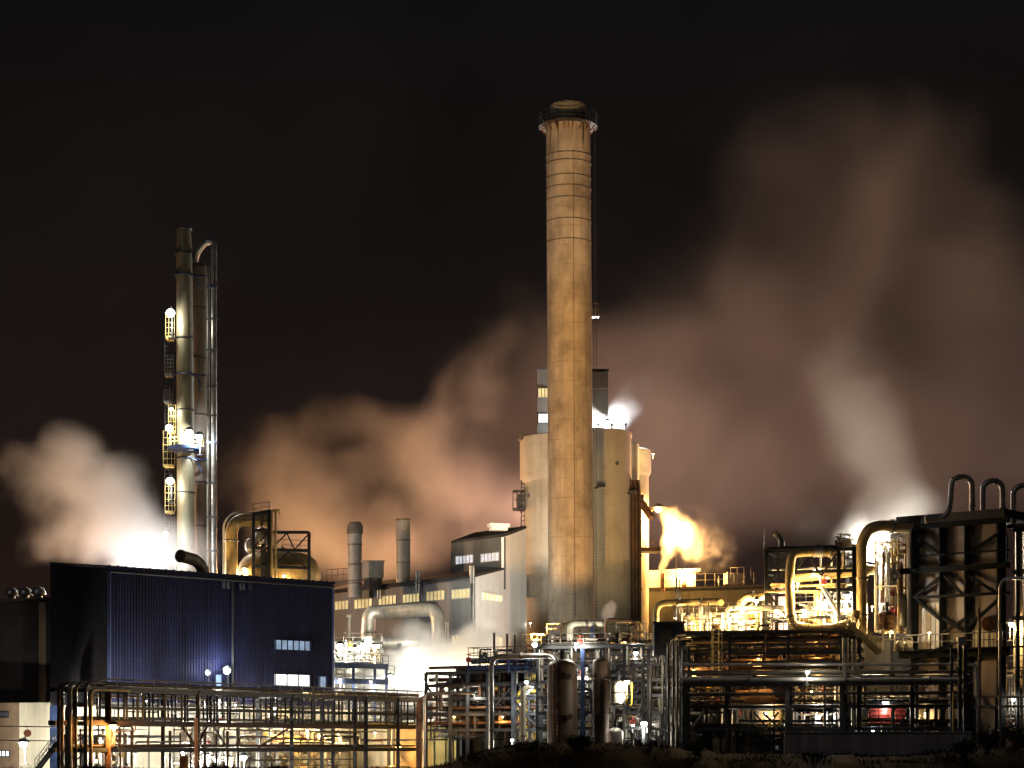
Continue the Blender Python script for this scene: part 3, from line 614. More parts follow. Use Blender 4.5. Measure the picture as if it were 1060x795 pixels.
x = 120
while x < 436:
    q = RK.z(x, ztop+.2, -.2); b.tube([q, Vector((q.x,q.y,Z(703,203)))], .065, 5); x += 13.4-(x/437)*3
b.build('handrail', M['rail'], rk)
for k in range(46):
    za, zb = rg.choice(((zlow, zmid), (zmid, ztop), (1, zlow), (zlow, ztop))); xa = rg.uniform(112, 430); xb = min(435, xa+rg.uniform(8, 70)); o = rg.uniform(-.3, dep); r_ = rg.uniform(.05, .12); zz = rg.uniform(za+.7, zb-.5)
    b = MB(); b.tube([RK.z(xa, za+.3, o), RK.z(xa, zz, o), RK.z(xb, zz, o), RK.z(xb, rg.choice((za, zb))+.3, o)], r_, 7, bend=.35); b.build('small_pipe', M[rg.choice(('rust','clad_dim','pipe_dark','galv','steel_brown'))], rk)
for k in range(14):
    xa = rg.uniform(112, 400); b = MB(); zz = rg.choice((zmid, ztop))-.62; o = rg.choice((-.25, .8, 2)); b.prism([RK.z(xa, zz, o), RK.z(xa+rg.uniform(25, 60), zz, o), RK.z(xa+50, zz, o+.5), RK.z(xa, zz, o+.5)], up*.1) if False else b.beam(RK.z(xa, zz, o), RK.z(min(435, xa+rg.uniform(25, 70)), zz, o), .4, .12); b.build('cable_tray', M['galv' if k % 3 == 0 else 'steel'], rk)
b = MB(); b.prism([RK.z(104, ztop+.28, -.25), RK.z(436, ztop+.28, -.25), RK.z(436, ztop+.28, .45), RK.z(104, ztop+.28, .45)], (0,0,.07)); b.build('walkway', M['steel_brown'], rk)
for xa, xb, za, zb in ((205,216,zlow+.2,zmid-.2),(222,236,zmid-.2,zlow+.3),(190,205,zmid-.2,zlow+.2),(268,302,zlow+.2,zmid-.2),(113,128,zmid-.4,zlow+.2)):
    b = MB(); b.beam(RK.z(xa, za, .2), RK.z(xb, zb, .2), .18); b.build('brace', M['steel_brown'], rk)
for x, w in ((198.5,.34),):
    q = RK.z(x, 0, -.6); b = MB(); b.tube([q, Vector((q.x,q.y,zmid+.6))], .2, 10); b.build('riser', mat('pink_pipe', (.5,.33,.27), .5, .2), rk)
for x in range(206, 262, 8):
    o = rg.uniform(1, 4.5); q = RK.z(x+rg.uniform(-2,2), 0, o); b = MB(); b.tube([q, Vector((q.x,q.y,zmid-rg.uniform(0,1.0)))], rg.uniform(.1,.22), 8); b.build('riser', M['pipe_dark'], rk)
# clutter of pipework seen through the rack
def clutter(name, label, pl, x0, x1, z0, z1, dep, seed, n, mats, cat='pipework', group=None, vessels=2, rmin=.08, rmax=.3, lad=True):
    """a skid of small pipes with valves, a pump, small vessels and a guard rail on one frame"""
    rg = random.Random(seed); a = pl.z(x0, z0); c = pl.z(x1, z0); d = c-a; nn = pl.n.to_3d(); t = thing(name, label, cat, a, group)
    pt = lambda u, v, w: a+d*u+nn*(w*dep)+up*(v*(z1-z0))
    f = MB()
    for u in (0, .5, 1):
        for w in (0, 1): f.beam(pt(u,0,w), pt(u,1,w), .18)
    for v in (.02, .5, .98):
        for w in (0, 1): f.beam(pt(0,v,w), pt(1,v,w), .16)
        for u in (0, .5, 1): f.beam(pt(u,v,0), pt(u,v,1), .14)
    f.build('frame', M[mats[0]], t)
    for i in range(n):
        r_ = rg.uniform(rmin, rmax)*(1 if rg.random() < .8 else 1.4); k = rg.random(); w = rg.uniform(.05, .9); m_ = M[rg.choice(mats[1:])]; b = MB()
        if k < .4: v = rg.uniform(.08, .95); u0 = rg.uniform(0, .5); u1 = rg.uniform(.5, 1); v2 = min(.98, max(.02, v+rg.choice((-1,1))*rg.uniform(.1,.4))); b.tube([pt(u0,v2,w), pt(u0,v,w), pt(u1,v,w), pt(u1,rg.uniform(0,.9),w)], r_, 8, bend=r_*3)
        elif k < .75: u = rg.uniform(.03, .97); v = rg.uniform(.4, 1.05); b.tube([pt(u,0,w), pt(u,v,w), pt(min(1,max(0,u+rg.uniform(-.25,.25))),v,w)], r_, 8, bend=r_*3)
        else: v = rg.uniform(.1,.95); b.tube([pt(0,v,w), pt(1,v,w)], r_*.8, 8)
        b.build('pipe', m_, t)
    for i in range(max(2, n//4)):
        p = pt(rg.random(), rg.uniform(.15,.9), rg.uniform(0,.3)); b = MB(); q = .28; b.sphere(p, q*.7, q*.7, q*.7, 10, 6); b.beam(p, p+Vector((0,-.15,.6)), .08); b.ring(p+Vector((0,-.15,.6)), .25, .05, 12); b.cbox(p, q*1.8, .12, .5); b.cbox(p, .12, .3, .6); b.build('valve', M[rg.choice(('red','steel','yellow','galv'))], t)
    for i in range(vessels):
        u = rg.uniform(.15,.85); h = (z1-z0)*rg.uniform(.35,.6); rr = rg.uniform(.5,.9); p = pt(u, 0, rg.uniform(.4,.7))
        b = MB(); b.lathe(p, [(rr*.3,h*.08),(rr*.8,h*.12),(rr,h*.2),(rr,h*.85),(rr*.8,h*.94),(rr*.25,h),(rr*.2,h*1.08),(rr*.2,h*1.1)], 18)
        for k in range(3): aa = 2*PI*k/3; e = p+Vector((math.cos(aa)*rr*.8, math.sin(aa)*rr*.8, 0)); b.beam(e, e+up*h*.22, .14)
        b.build('vessel', M[rg.choice(('clad','galv','grey_box'))], t)
    b = MB(); b.rail([pt(0,1,0), pt(1,1,0), pt(1,1,1)], 1.1, 1.3, .045); b.build('handrail', M['rail'], t)
    if lad: b = MB(); b.ladder(pt(rg.uniform(.2,.8), 0, -.03), z1-z0+1, d, .5); b.build('ladder', M['rail'], t)
    return t
G1 = Plane(205, 224, 262, 232); G2 = Plane(268, 240, 368, 252)
clutter('pump_skid', 'dark pipework skid lit white from behind under the long pipe rack', G1, 204, 248, 0, 10.4, 5, 21, 26, ('steel','pipe_dark','galv','clad_dim'), 'pipe skid')
clutter('valve_skid', 'pale yellowish pipework skid below the middle of the long pipe rack', G2, 270, 366, 0, 9.6, 6, 22, 46, ('steel','clad','galv','clad_dim','pipe_ochre','clad'), 'pipe skid', vessels=3)
clutter('burner_skid', 'small pipe skid lit orange at the left end of the long pipe rack', Plane(112,216,140,220), 113, 136, 0, 8.4, 4, 23, 16, ('rust','rust','pipe_ochre','clad'), 'pipe skid', vessels=1)
# big inverted U pipes left of the rack
for i, (xa, yt, xb, r_, lb) in enumerate(((69.5,729.5,92,.24,'taller'), (73.5,744,92,.17,'shorter'))):
    t = thing('hook_pipe', lb+' of two bent pipes joining the left end of the long pipe rack', 'pipe', Vector((P(xa,HY,206+i).x, 206+i, 0)))
    b = MB(); D = 206+i; b.tube([Vector((P(xa, HY, D).x, D, 0)), P(xa, yt, D), P(xb, yt, D-3)], r_, 12, bend=.8); b.build('pipe_run', M['rust'], t)
    b = MB(); q = P(xa, 765, D); b.cbox(q, .6, .6, .15); b.beam(q+Vector((0,.3,0)), q+Vector((1.2,.3,0)), .12); b.build('support', M['steel'], t)
t = thing('trestle', 'braced steel trestle tower beneath the two bent pipes', 'trestle', P(78, HY, 209).xy.to_3d())
b = MB()
for x in (66, 88):
    for dd in (0, 3): q = P(x, HY, 209+dd); b.beam((q.x,q.y,0), (q.x,q.y,Z(761,209)), .22)
for y in (761, 778): b.beam(P(66,y,209), P(88,y,209), .2); b.beam(P(66,y,212), P(88,y,212), .2)
for (xa,ya,xb,yb) in ((66,761,88,778),(88,761,66,778),(66,778,88,800),(88,778,66,800)): b.beam(P(xa,ya,209), P(xb,yb,209), .14)
b.build('frame', M['steel'], t)
t = thing('stairway', 'dark steel stair flight climbing in front of the cream wall at far left', 'stairs', P(36, HY, 232).xy.to_3d())
b = MB(); A0, A1 = P(36, 798, 232), P(64, 762, 232)
for dd in (0, 1.4): b.beam(A0+Vector((0,dd,0)), A1+Vector((0,dd,0)), .12, .4)
b.build('stringer', M['steel'], t); b = MB()
for k in range(14): b.cbox(A0.lerp(A1, (k+.5)/14)+Vector((0,.7,0)), .35, 1.4, .06)
b.build('tread', M['steel'], t); b = MB(); b.rail([A0, A1], 1.3, .9, .05); b.rail([A0+Vector((0,1.4,0)), A1+Vector((0,1.4,0))], 1.3, .9, .05); b.rail([A1, A1+Vector((2.4,0,0))], 1.3, .9, .05); b.build('handrail', M['rail'], t)
b = MB(); b.box(A1+Vector((0,0,-.2)), A1+Vector((2.6,1.4,0))); b.beam(A1+Vector((2.4,.1,-.2)), Vector((A1.x+2.4, A1.y+.1, 0)), .2); b.build('landing', M['steel'], t)
t = thing('barrier_line', 'high rail with red and white bands strung before the cream wall at far left', 'railing', P(0, 752, 236))
b = MB(); A0, A1 = P(-12, 751.5, 236), P(66, 752.5, 230); L_ = 34
for k in range(L_): b.tube([A0.lerp(A1, k/L_), A0.lerp(A1, (k+.55)/L_)], .085, 6)
b.build('pale_band', M['cream'], t); b = MB()
for k in range(L_): b.tube([A0.lerp(A1, (k+.55)/L_), A0.lerp(A1, (k+1)/L_)], .085, 6)
b.build('red_band', M['red'], t); b = MB()
b.tube([P(-12, 766, 236), P(60, 767, 230)], .06, 6)
for x in (-10, 66): q = P(x, 752, 236 if x < 0 else 230); b.tube([Vector((q.x,q.y,0)), q], .08, 6)
b.build('post', M['steel'], t)
t = thing('round_sign', 'round faded red sign hanging from the banded rail', 'sign', P(28.5, 759, 233))
b = MB(); q = P(28.5, 759, 233); b.tube([q+Vector((0,-.03,0)), q+Vector((0,.03,0))], R(4, 233), 24); b.build('disc', mat('faded_red', (.42,.16,.10), .6, 0, .3, 2), t)
b = MB(); b.tube([q+Vector((0,.08,0)), P(28.5, 752, 233.2)], .03, 5); b.ring(q, .01, .01, 4) if False else None; b.build('hanger', M['steel'], t)
# orange drum standing at the rack's foot
t = thing('orange_drum', 'orange brown drum beside the pink riser of the long pipe rack', 'drum', P(191, 800, 214))
b = MB(); q = P(191, 801, 214); hh = R(19, 214); r_ = R(4.3, 214); b.lathe(q, [(r_,0),(r_,hh*.3),(r_+.04,hh*.33),(r_,hh*.36),(r_,hh*.64),(r_+.04,hh*.67),(r_,hh*.7),(r_,hh),(r_*.9,hh),(r_*.9,hh-.05),(0,hh-.05)], 24); b.build('shell', mat('orange_drum_paint', (.55,.25,.07), .5, 0, .3, 1), t)
b = MB(); b.cbox(q+Vector((0,0,-q.z/2)), 1.3, 1.3, q.z); b.build('plinth', M['wall_grey'], t)
# ================================================================== WHITE STEAM YARD between blue building and hall
YP = Plane(338, 262, 402, 262)
pf = thing('yard_platform', 'blue steel work platform crowded with pipes in the glare right of the blue building', 'platform', YP.z(338, 0))
b = MB()
for y in (690, 706): b.beam(P(336, y-1.5, 262), P(402, y, 262), .4, .7)
b.prism([P(338, 690, 262), P(402, 691, 262), P(402, 691, 268), P(338, 690, 268)], (0,0,.15)); b.build('deck', M['blue_steel'], pf)
for x in (345, 366, 388, 400): b = MB(); q = P(x, HY, 263); b.beam((q.x,q.y,0), (q.x,q.y,Z(690,263)), .35); b.build('post', M['blue_steel'], pf)
b = MB(); b.rail([P(338, 689, 262), P(402, 690, 262)], 1.4, 1.2, .06); b.build('handrail', M['rail'], pf)
clutter('reactor_skid', 'pale glaring pipe skid on top of the blue work platform', Plane(345,264,398,264), 346, 394, Z(689.5,262)+.2, Z(664,264), 4, 31, 30, ('steel','clad','galv','cream','clad'), 'pipe skid', vessels=3, rmin=.1, rmax=.28)
clutter('filter_skid', 'pale glaring pipe skid below the blue work platform', Plane(345,268,410,268), 346, 408, 0, Z(697,266), 4, 32, 30, ('steel','clad','galv','cream','clad'), 'pipe skid', vessels=3, rmin=.1, rmax=.3)
t = thing('pale_pot', 'rounded pale vessel with a thin stack right beside the blue building', 'vessel', P(361, 690, 270))
b = MB(); q = P(361, 690, 271); b.lathe(q, [(.8,-3),(1.8,-2),(2.2,0),(2.2,2.2),(1.7,3.3),(.5,3.9),(.3,4.0)], 24); b.build('shell', M['clad'], t)
b = MB(); q = P(361, 668, 270); b.tube([q, P(361, 640, 270)], .2, 8); b.lathe(P(361, 640, 270), [(.2,0),(.35,.1),(.35,.5),(.1,.6)], 10); b.build('thin_stack', M['cream'], t)
D = 286
t = thing('grey_duct', 'fat grey duct arching in front of the grey hall above the white steam', 'duct', P(380, HY, D).xy.to_3d())
b = MB(); b.tube([P(380, 672, D), P(382, 634, D), P(396, 633.5, D), P(436, 630.5, D-4), P(452, 631, D-5), P(455.5, 655, D-5.5), Vector((P(455.5, HY, D-5.5).x, D-5.5, 0))], R(7.4, D), 24, bend=5.0); b.build('duct', M['clad'], t)
for f_ in ((382.5, 655, D), (408, 632.7, D-1), (428, 631.2, D-3)):
    b = MB(); q = P(*f_)
    if f_[0] < 390: b.lathe(q, [(R(7.6,D),-.12),(R(8,D),-.1),(R(8,D),.1),(R(7.6,D),.12)], 24)
    else: b.tube([q+Vector((-.12,0,-.01)), q+Vector((.12,0,.01))], R(8, D), 24)
    b.build('flange', M['clad_dim'], t)
q = P(455.5, 655, D-5.5); b = MB()
for k in range(8): aa = 2*PI*k/8; e = q+Vector((math.cos(aa)*1.13, math.sin(aa)*1.13, 0)); b.beam(e+up*1.5, e-up*6, .16)
b.build('stiffener', M['clad'], t)
t = thing('horizontal_tank', 'pale horizontal tank lying below the fat grey duct', 'tank', P(392, HY, D-6).xy.to_3d())
b = MB(); b.tube([P(x, y, D-6) for x, y in ((348,667.5),(349,667.4),(352,667.3),(356,667),(425,664),(430,663.8),(434,663.6),(435,663.5))], 1, 20, radii=[R(r, D-6) for r in (.6,3.4,5.2,6.1,6.1,5.2,3.4,.6)]); b.build('shell', M['clad'], t)
b = MB()
for x in (364, 414): q = P(x, 666, D-6); b.cbox((q.x, q.y, q.z/2), .7, 1.6, q.z); 
b.build('saddle', M['steel'], t)
# panel shed on the right of the rack
SH = Plane(370, 263, 476, 240)
sh = thing('panel_shed', 'low shed with yellow, orange and pale green wall panels behind the rack end', 'shed', SH.z(370, 0))
zs = Z(752.5, 263)
for xa, xb, m_ in ((370,408,'cream'),(408.4,438.5,'ochre_wall'),(439,474,'green_wall')):
    b = MB(); b.wall(SH.z(xa, 0), SH.z(xb, 0), 0, zs, .3, SH.n); b.build('wall_panel', M[m_], sh)
b = MB(); b.prism([SH.z(369, zs, -.5), SH.z(477, zs, -.5), SH.z(477, zs+.8, 9), SH.z(369, zs+.8, 9)], (0,0,.25)); b.build('roof', M['clad_dim'], sh)
b = MB()
for x in (370.4, 408.2, 438.8, 450, 462, 474): q = SH.z(x, 0, -.08); b.beam((q.x,q.y,0), (q.x,q.y,zs-.02), .16, .12)
b.beam(SH.z(370, Z(766,255), -.14), SH.z(475, Z(766,255), -.14), .12, .22); b.build('mullion', M['steel'], sh)
# ================================================================== PROCESS STRUCTURES (centre and right)
def module(name, label, pl, cols, levels, dep, seed, steel='steel', pm=('pipe_dark','steel','clad_dim'), per=4, nv=14, rr=(.07,.22), rails=(), decks=(), braces=(), cat='process frame', cw=.3, valves=10, zbot=0, ztop=None, group=None, under=False):
    """open steel frame: cols in picture columns on plane pl, levels as rows at the first column, dep metres deep"""
    rg = random.Random(seed); nn = pl.n.to_3d(); D0 = pl.D(cols[0]); zs = [Z(y, D0) for y in levels]; zt = ztop if ztop is not None else max(zs)
    t = thing(name, label, cat, pl.z(cols[0], zbot), group); x0, x1 = cols[0], cols[-1]
    for x in cols:
        for o in (0, dep): q = pl.z(x, zbot, o); b = MB(); b.beam(q, Vector((q.x,q.y,zt)), cw); b.build('post', M[steel], t)
    for i, zz in enumerate(zs):
        for o in (0, dep): b = MB(); b.beam(pl.z(x0, zz, o), pl.z(x1, zz, o), .2, .32); b.build('beam', M[steel], t)
        for x in cols: b = MB(); b.beam(pl.z(x, zz-.03, .12), pl.z(x, zz-.03, dep-.12), .18, .26); b.build('cross_beam', M[steel], t)
        if i in decks: b = MB(); b.prism([pl.z(x0, zz+.24, -.1), pl.z(x1, zz+.24, -.1), pl.z(x1, zz+.24, dep), pl.z(x0, zz+.24, dep)], up*.06); b.build('grating', M[steel], t)
        if i in rails: b = MB(); b.rail([pl.z(x0, zz+.28, dep), pl.z(x0, zz+.28, -.08), pl.z(x1, zz+.28, -.08), pl.z(x1, zz+.28, dep)], 1.2, 1.3, .045); b.build('handrail', M['rail'], t)
        for k in range(per):
            o = rg.uniform(.2, dep-.2); r_ = rg.uniform(*rr); h = zz+.26+r_+rg.uniform(0, .5) if not under else zz-.25-r_-rg.uniform(0, .55); xa, xb = (x0, x1) if rg.random() < .45 else sorted((rg.uniform(x0, x1), rg.choice((x0, x1))))
            if xb-xa < 8: xa, xb = x0, x1
            pts = [pl.z(xa, h, o), pl.z(xb, h, o)]
            if xa > x0 and rg.random() < .8: pts = [pl.z(xa, max(zbot, h-rg.uniform(1.5, 6)), o)]+pts
            if xb < x1 and rg.random() < .8: pts = pts+[pl.z(xb, max(zbot, h-rg.uniform(1.5, 6)), o)]
            b = MB(); b.tube(pts, r_, 8, bend=r_*3); b.build('pipe', M[rg.choice(pm)], t)
    for k in range(nv):
        x = rg.uniform(x0, x1); o = rg.uniform(-.35, dep); r_ = rg.uniform(rr[0], rr[1]*1.1); za, zb = sorted((rg.choice(zs+[zbot]), rg.choice(zs)))
        if zb-za < 1: zb = za+rg.uniform(1.2, 4)
        zb = min(zb, zt+.8); w = rg.uniform(-16, 16); x2 = min(x1, max(x0, x+w))
        pts = [pl.z(x, za, o), pl.z(x, zb, o)]
        if rg.random() < .6 and abs(x2-x) > 3: pts.append(pl.z(x2, zb, o))
        b = MB(); b.tube(pts, r_, 8, bend=r_*3); b.build('pipe', M[rg.choice(pm)], t)
    for k in range(valves):
        x = rg.uniform(x0, x1); zz = rg.choice(zs)+rg.uniform(.4, 1.4); p = pl.z(x, zz, rg.uniform(-.3, dep*.4)); b = MB(); q = .3
        b.sphere(p, q*.7, None, None, 10, 6); b.beam(p, p+Vector((0,-.15,.6)), .09); b.ring(p+Vector((0,-.15,.6)), .27, .05, 12); b.cbox(p, q*2, .12, .5); b.cbox(p, .12, .3, .65); b.build('valve', M[rg.choice(('red','steel','galv','steel'))], t)
    for xa, ya, xb, yb, *m_ in braces:
        b = MB(); b.beam(pl(xa, ya, -.02), pl(xb, yb, -.02), .2); b.build('brace', M[m_[0] if m_ else steel], t)
    return t
def vessel_v(name, label, cat, x, ybot, ytop, D, rpx, m, zb=None, dome=.5, hoops=3, group=None, legs=False):
    r = R(rpx, D); c = P(x, ybot, D); z0 = c.z if zb is None else zb; h = Z(ytop, D)-z0; c = Vector((c.x, D, z0)); t = thing(name, label, cat, c, group)
    b = MB(); b.lathe(c, [(r,0)]+[(r,(h-r*dome)*k/6) for k in range(1,7)]+[(r*math.cos(a_), h-r*dome+r*dome*math.sin(a_)) for a_ in (.35,.7,1.05,1.35)]+[(.01,h)], 30); b.build('shell', M[m] if isinstance(m, str) else m, t)
    for k in range(hoops): b = MB(); b.ring(c+up*(h*(k+.6)/(hoops+.2)), r+.02, .07, 30); b.build('hoop', M['steel_brown'], t)
    b = MB(); b.tube([c+up*(h-.1), c+up*(h+.9)], r*.22, 10); b.tube([c+up*(h+.5), c+up*(h+.62)], r*.36, 10); b.build('nozzle', M['steel'], t)
    return t, c, h, r
def pipe(name, label, pts, rpx, m, seg=14, bend=1.0, cat='pipe', flanges=(), supports=(), group=None):
    """one run of pipe given as (x, row, metres away) points; flanges: indices along it, supports: points standing on posts"""
    w = [P(*p) if len(p) == 3 else Vector((P(p[0], HY, p[2]).x, p[2], p[3])) for p in pts]; r = R(rpx, pts[0][2]); t = thing(name, label, cat, w[0], group)
    b = MB(); b.tube(w, r, seg, bend=bend); b.build('pipe_run', M[m], t)
    for i, f_ in flanges:
        a, c = w[i], w[i+1]; d = (c-a).normalized(); q = a.lerp(c, f_); b = MB(); b.tube([q-d*.1, q+d*.1], r*1.3, seg); b.build('flange', M['clad_dim'], t)
    for i, f_, zb in supports:
        q = w[i].lerp(w[i+1], f_); b = MB(); b.beam(Vector((q.x, q.y, zb)), q-up*(r*.8), .18); b.cbox(q-up*r, r*1.6, r*1.6, .12); b.build('support', M['steel'], t)
    return t
# ---- dark frame right of the white steam
MA = Plane(440, 232, 562, 224)
module('process_frame', 'dark crowded pipe frame with railed top just right of the white steam', MA, (441,466,484,505,531,559), (697,710,724,740,756), 7, 41, 'steel', ('pipe_dark','steel_brown','clad_dim','rust'), 5, 30, (.07,.24), (), (1,3), ((441,710,466,740),(505,740,531,710),(531,724,559,756)), cw=.4)
MB1 = Plane(485, 228, 548, 224)
module('roof_frame', 'small railed top deck crowded with bluish rails above the dark pipe frame', MB1, (485,510,527,546), (692,684), 5, 42, 'blue_steel', ('blue_steel','steel','galv'), 2, 16, (.05,.13), (0,1), (0,1), (), zbot=Z(697,228), ztop=Z(680,228), valves=4, cw=.25)
for x, yt, lb in ((511.5,655,'leftmost and shortest'),(525,656,'middle'),(533,657,'rightmost')):
    pipe('vent_stack', lb+' of three black vent stacks rising before the white gable', [(x, 690, 229), (x, yt, 229)], 1.25, 'steel', 8)
pipe('pipe_loop', 'tall galvanised pipe bent over toward the brown columns, standing in front of the dark frame', [(508.5, HY, 218, 0), (508.5, 679.5, 218), (572, 679, 214), (576, 684, 213)], 2.7, 'galv', 16, 1.4, 'pipe', ((0,.5),(1,.5)))
pipe('white_riser', 'short thick white vertical pipe right of the tall galvanised pipe', [(541.5, HY, 217, 0), (541.5, 714, 217), (547, 711, 217.5)], 2.9, 'cream', 16, .5, 'pipe', ((0,.6),))
pipe('hook_pipe', 'galvanised square bend pipe above the pale green panels of the shed', [(439.5, HY, 229, 0), (439.5, 717.5, 229), (492, 717.5, 227)], 1.5, 'galv', 12, .8, 'pipe', ((1,.5),))
pipe('hook_pipe', 'dark brown thick bend pipe crossing in front of the white steam', [(456, 730, 229, Z(735,229)), (456, 709.5, 229), (497, 708.5, 227)], 2.4, 'steel_brown', 12, .9, 'pipe', ((1,.6),))
pipe('rust_riser', 'rust red thick vertical pipe at the right end of the long pipe rack', [(433.5, HY, 232, 0), (433.5, 725, 232), (446, 721, 231)], 3.2, 'rust', 14, .8)
# ---- centre frame with a deck on top and brown columns below
MC = Plane(541, 219, 668, 214)
module('process_frame', 'dark central pipe frame with a lit equipment deck on top before the chimney', MC, (556,604,646,666), (670.5,690,706,722,738,754), 7, 43, 'steel', ('pipe_dark','steel','clad_dim','galv','clad_dim'), 5, 34, (.07,.2), (0,), (0,), ((612,690,640,722),(666,706,646,738)), valves=14)
b = MB(); q = MC.z(604, 0, -.35); b.beam(q, Vector((q.x,q.y,Z(672,217))), .42); tag(b.build('blue_post', M['blue_steel']), 'bright blue steel post standing between the two brown columns', 'post')
pl2 = thing('side_platform', 'cantilevered railed platform at the left end of the central deck', 'platform', P(541, 669, 218))
b = MB(); b.prism([P(540,668.5,217.5), P(560,668.5,217), P(560,668.5,222), P(540,668.5,222)], up*.12); b.beam(P(541,669.5,218), P(556,676,217.6), .12); b.build('deck', M['steel_brown'], pl2)
b = MB(); b.rail([P(540.5,668.3,221.5), P(540.5,668.3,217.6), P(560,668.3,217.1)], 1.25, .9, .045); b.build('handrail', M['rail_y'], pl2)
M['brown_vessel'] = mat('brown_vessel', (.085,.045,.022), .6, .1, .35, .5, (1,1,.3), streak=.3)
vessel_v('brown_column', 'wide dark brown column standing under the central deck', 'column', 582, HY, 682, 213, 15.5, 'brown_vessel', 0, .55, 4, 'brown columns under the central deck')
bc = bpy.data.objects['brown_column']; q = P(570, HY, 210.6)
b = MB(); b.ladder((P(574, HY, 213).x, 213-R(15.5,213)-.12, 0), Z(684,213), (1,-.15,0), .45, .035, .4); b.build('ladder', M['rust'], bc)
b = MB()
for y_, x_ in ((700,588),(724,580),(742,590)): p_ = P(x_, y_, 213-R(14.5,213)); b.tube([p_+Vector((0,.5,0)), p_+Vector((0,-.35,0))], .22, 12); b.tube([p_+Vector((0,-.25,0)), p_+Vector((0,-.38,0))], .34, 12)
b.build('nozzle', M['steel_brown'], bc)
vessel_v('brown_column', 'narrower dark brown column right of the blue post', 'column', 622, HY, 681, 213, 8.6, 'brown_vessel', 0, .55, 4, 'brown columns under the central deck')
vessel_v('white_vessel', 'bulging white vessel lit by a lamp right of the narrower brown column', 'vessel', 640.5, 730, 704, 211, 7.6, 'cream', None, .9, 1)
t = thing('vessel_stand', 'steel legs and ring carrying the bulging white vessel', 'stand', P(640.5, HY, 211).xy.to_3d()); b = MB(); q = P(640.5, 729, 211)
for k in range(4): a_ = PI/4+PI/2*k; e = q+Vector((math.cos(a_)*.75, math.sin(a_)*.75, 0)); b.beam(Vector((e.x,e.y,0)), e, .16)
b.ring(q+up*.1, .82, .1, 20); b.build('frame', M['galv'], t)
pipe('gauge_loop', 'yellowish pipe loop hanging beside the bulging white vessel', [(649, 704, 210.5), (649, 729, 210.5), (654, 731, 210.5), (654, 706, 210.5)], .9, 'yellow', 8, .4)
vessel_v('low_vessel', 'squat grey vessel at ground level below the bulging white one', 'vessel', 637, 768, 753, 210, 8, 'clad', 0, .7, 1)
# deck equipment
zd_ = Z(669.5, 217)
pipe('deck_header', 'bright white lit pipe bend on the central deck in front of the chimney', [(590, 668, 218.5), (590, 645, 218.5), (626, 645.5, 217.5)], 3.3, 'cream', 16, .9, 'pipe', ((1,.5),(1,.97)))
pipe('deck_header', 'thinner ochre pipe behind the bright white bend on the central deck', [(581, 668, 221), (581, 648, 221), (590, 643.5, 221), (664, 644, 219), (664, 668, 219)], 1.3, 'pipe_ochre', 10, .9)
pipe('deck_header', 'dark pipe arch over the right end of the central deck', [(627, 668, 217), (627, 640.5, 217), (659, 643.5, 216), (659, 668, 216)], 1.5, 'rust', 10, .7)
for x, h, r_, m_, lb in ((600,10,3.2,'galv','round topped grey pot under the white bend on the central deck'),(613,13,2.2,'clad','slim pale pot on the central deck beside the blue strut'),(640,15,3.4,'pipe_dark','dark pot under the pipe arch on the central deck'),(651,12,2.6,'rust','rusty pot at the right end of the central deck'),(572,12,2.0,'clad','slim pale pot at the left end of the central deck')):
    vessel_v('deck_pot', lb, 'vessel', x, 668.6, 668.6-h, 218.5, r_, m_, None, .8, 1, 'pots on the central deck')
clutter('deck_skid', 'low tangle of pipes along the back of the central deck', Plane(566,222,664,218), 566, 662, zd_+.15, Z(655,220), 2.5, 44, 34, ('steel','galv','rust','clad_dim','pipe_ochre'), 'pipe skid', vessels=2, rmin=.05, rmax=.14, lad=False)
b = MB(); b.beam(P(613, 669, 217.3), P(613, 648, 217.3), .3); tag(b.build('blue_strut', M['blue_steel']), 'short blue strut standing on the central deck', 'post')
# ---- upright bundle between centre and right
MD = Plane(668, 213, 716, 210)
module('bundle_frame', 'tall dark frame of bundled upright pipes dividing centre and right', MD, (671,690,705,713), (672,688,704,720,738,755), 5, 45, 'steel', ('pipe_dark','steel','steel','clad_dim'), 4, 34, (.09,.24), (), (0,), ((671,755,690,775),(690,755,671,775)), valves=5)
for i, (x, yt) in enumerate(((692,656),(697,652),(701,655),(707,661))):
    pipe('dark_riser', ('leftmost','second from the left','third from the left','rightmost')[i]+' of four black risers standing before the upright pipe bundle', [(x, HY, 207+i*.4, 0), (x, yt+6, 207+i*.4), (x+10+i*2, yt+6, 208+i*.4)], 1.7-.15*i, 'pipe_dark', 10, .7, group='black risers at the upright bundle')
b = MB(); b.cbox(P(692, 662, 212), 3.2, 2.4, 3.4); t = thing('switch_cabin', 'dark box cabin on top of the upright pipe bundle', 'cabin', P(692, 672, 212)); b.build('casing', M['steel'], t)
b = MB(); b.cbox(P(692, 645, 212), 3.5, 2.7, .2); b.build('lid', M['steel_brown'], t); b = MB(); b.cbox(P(690, 662, 210.75), 1.1, .1, 2.2); b.build('door', M['pipe_dark'], t)
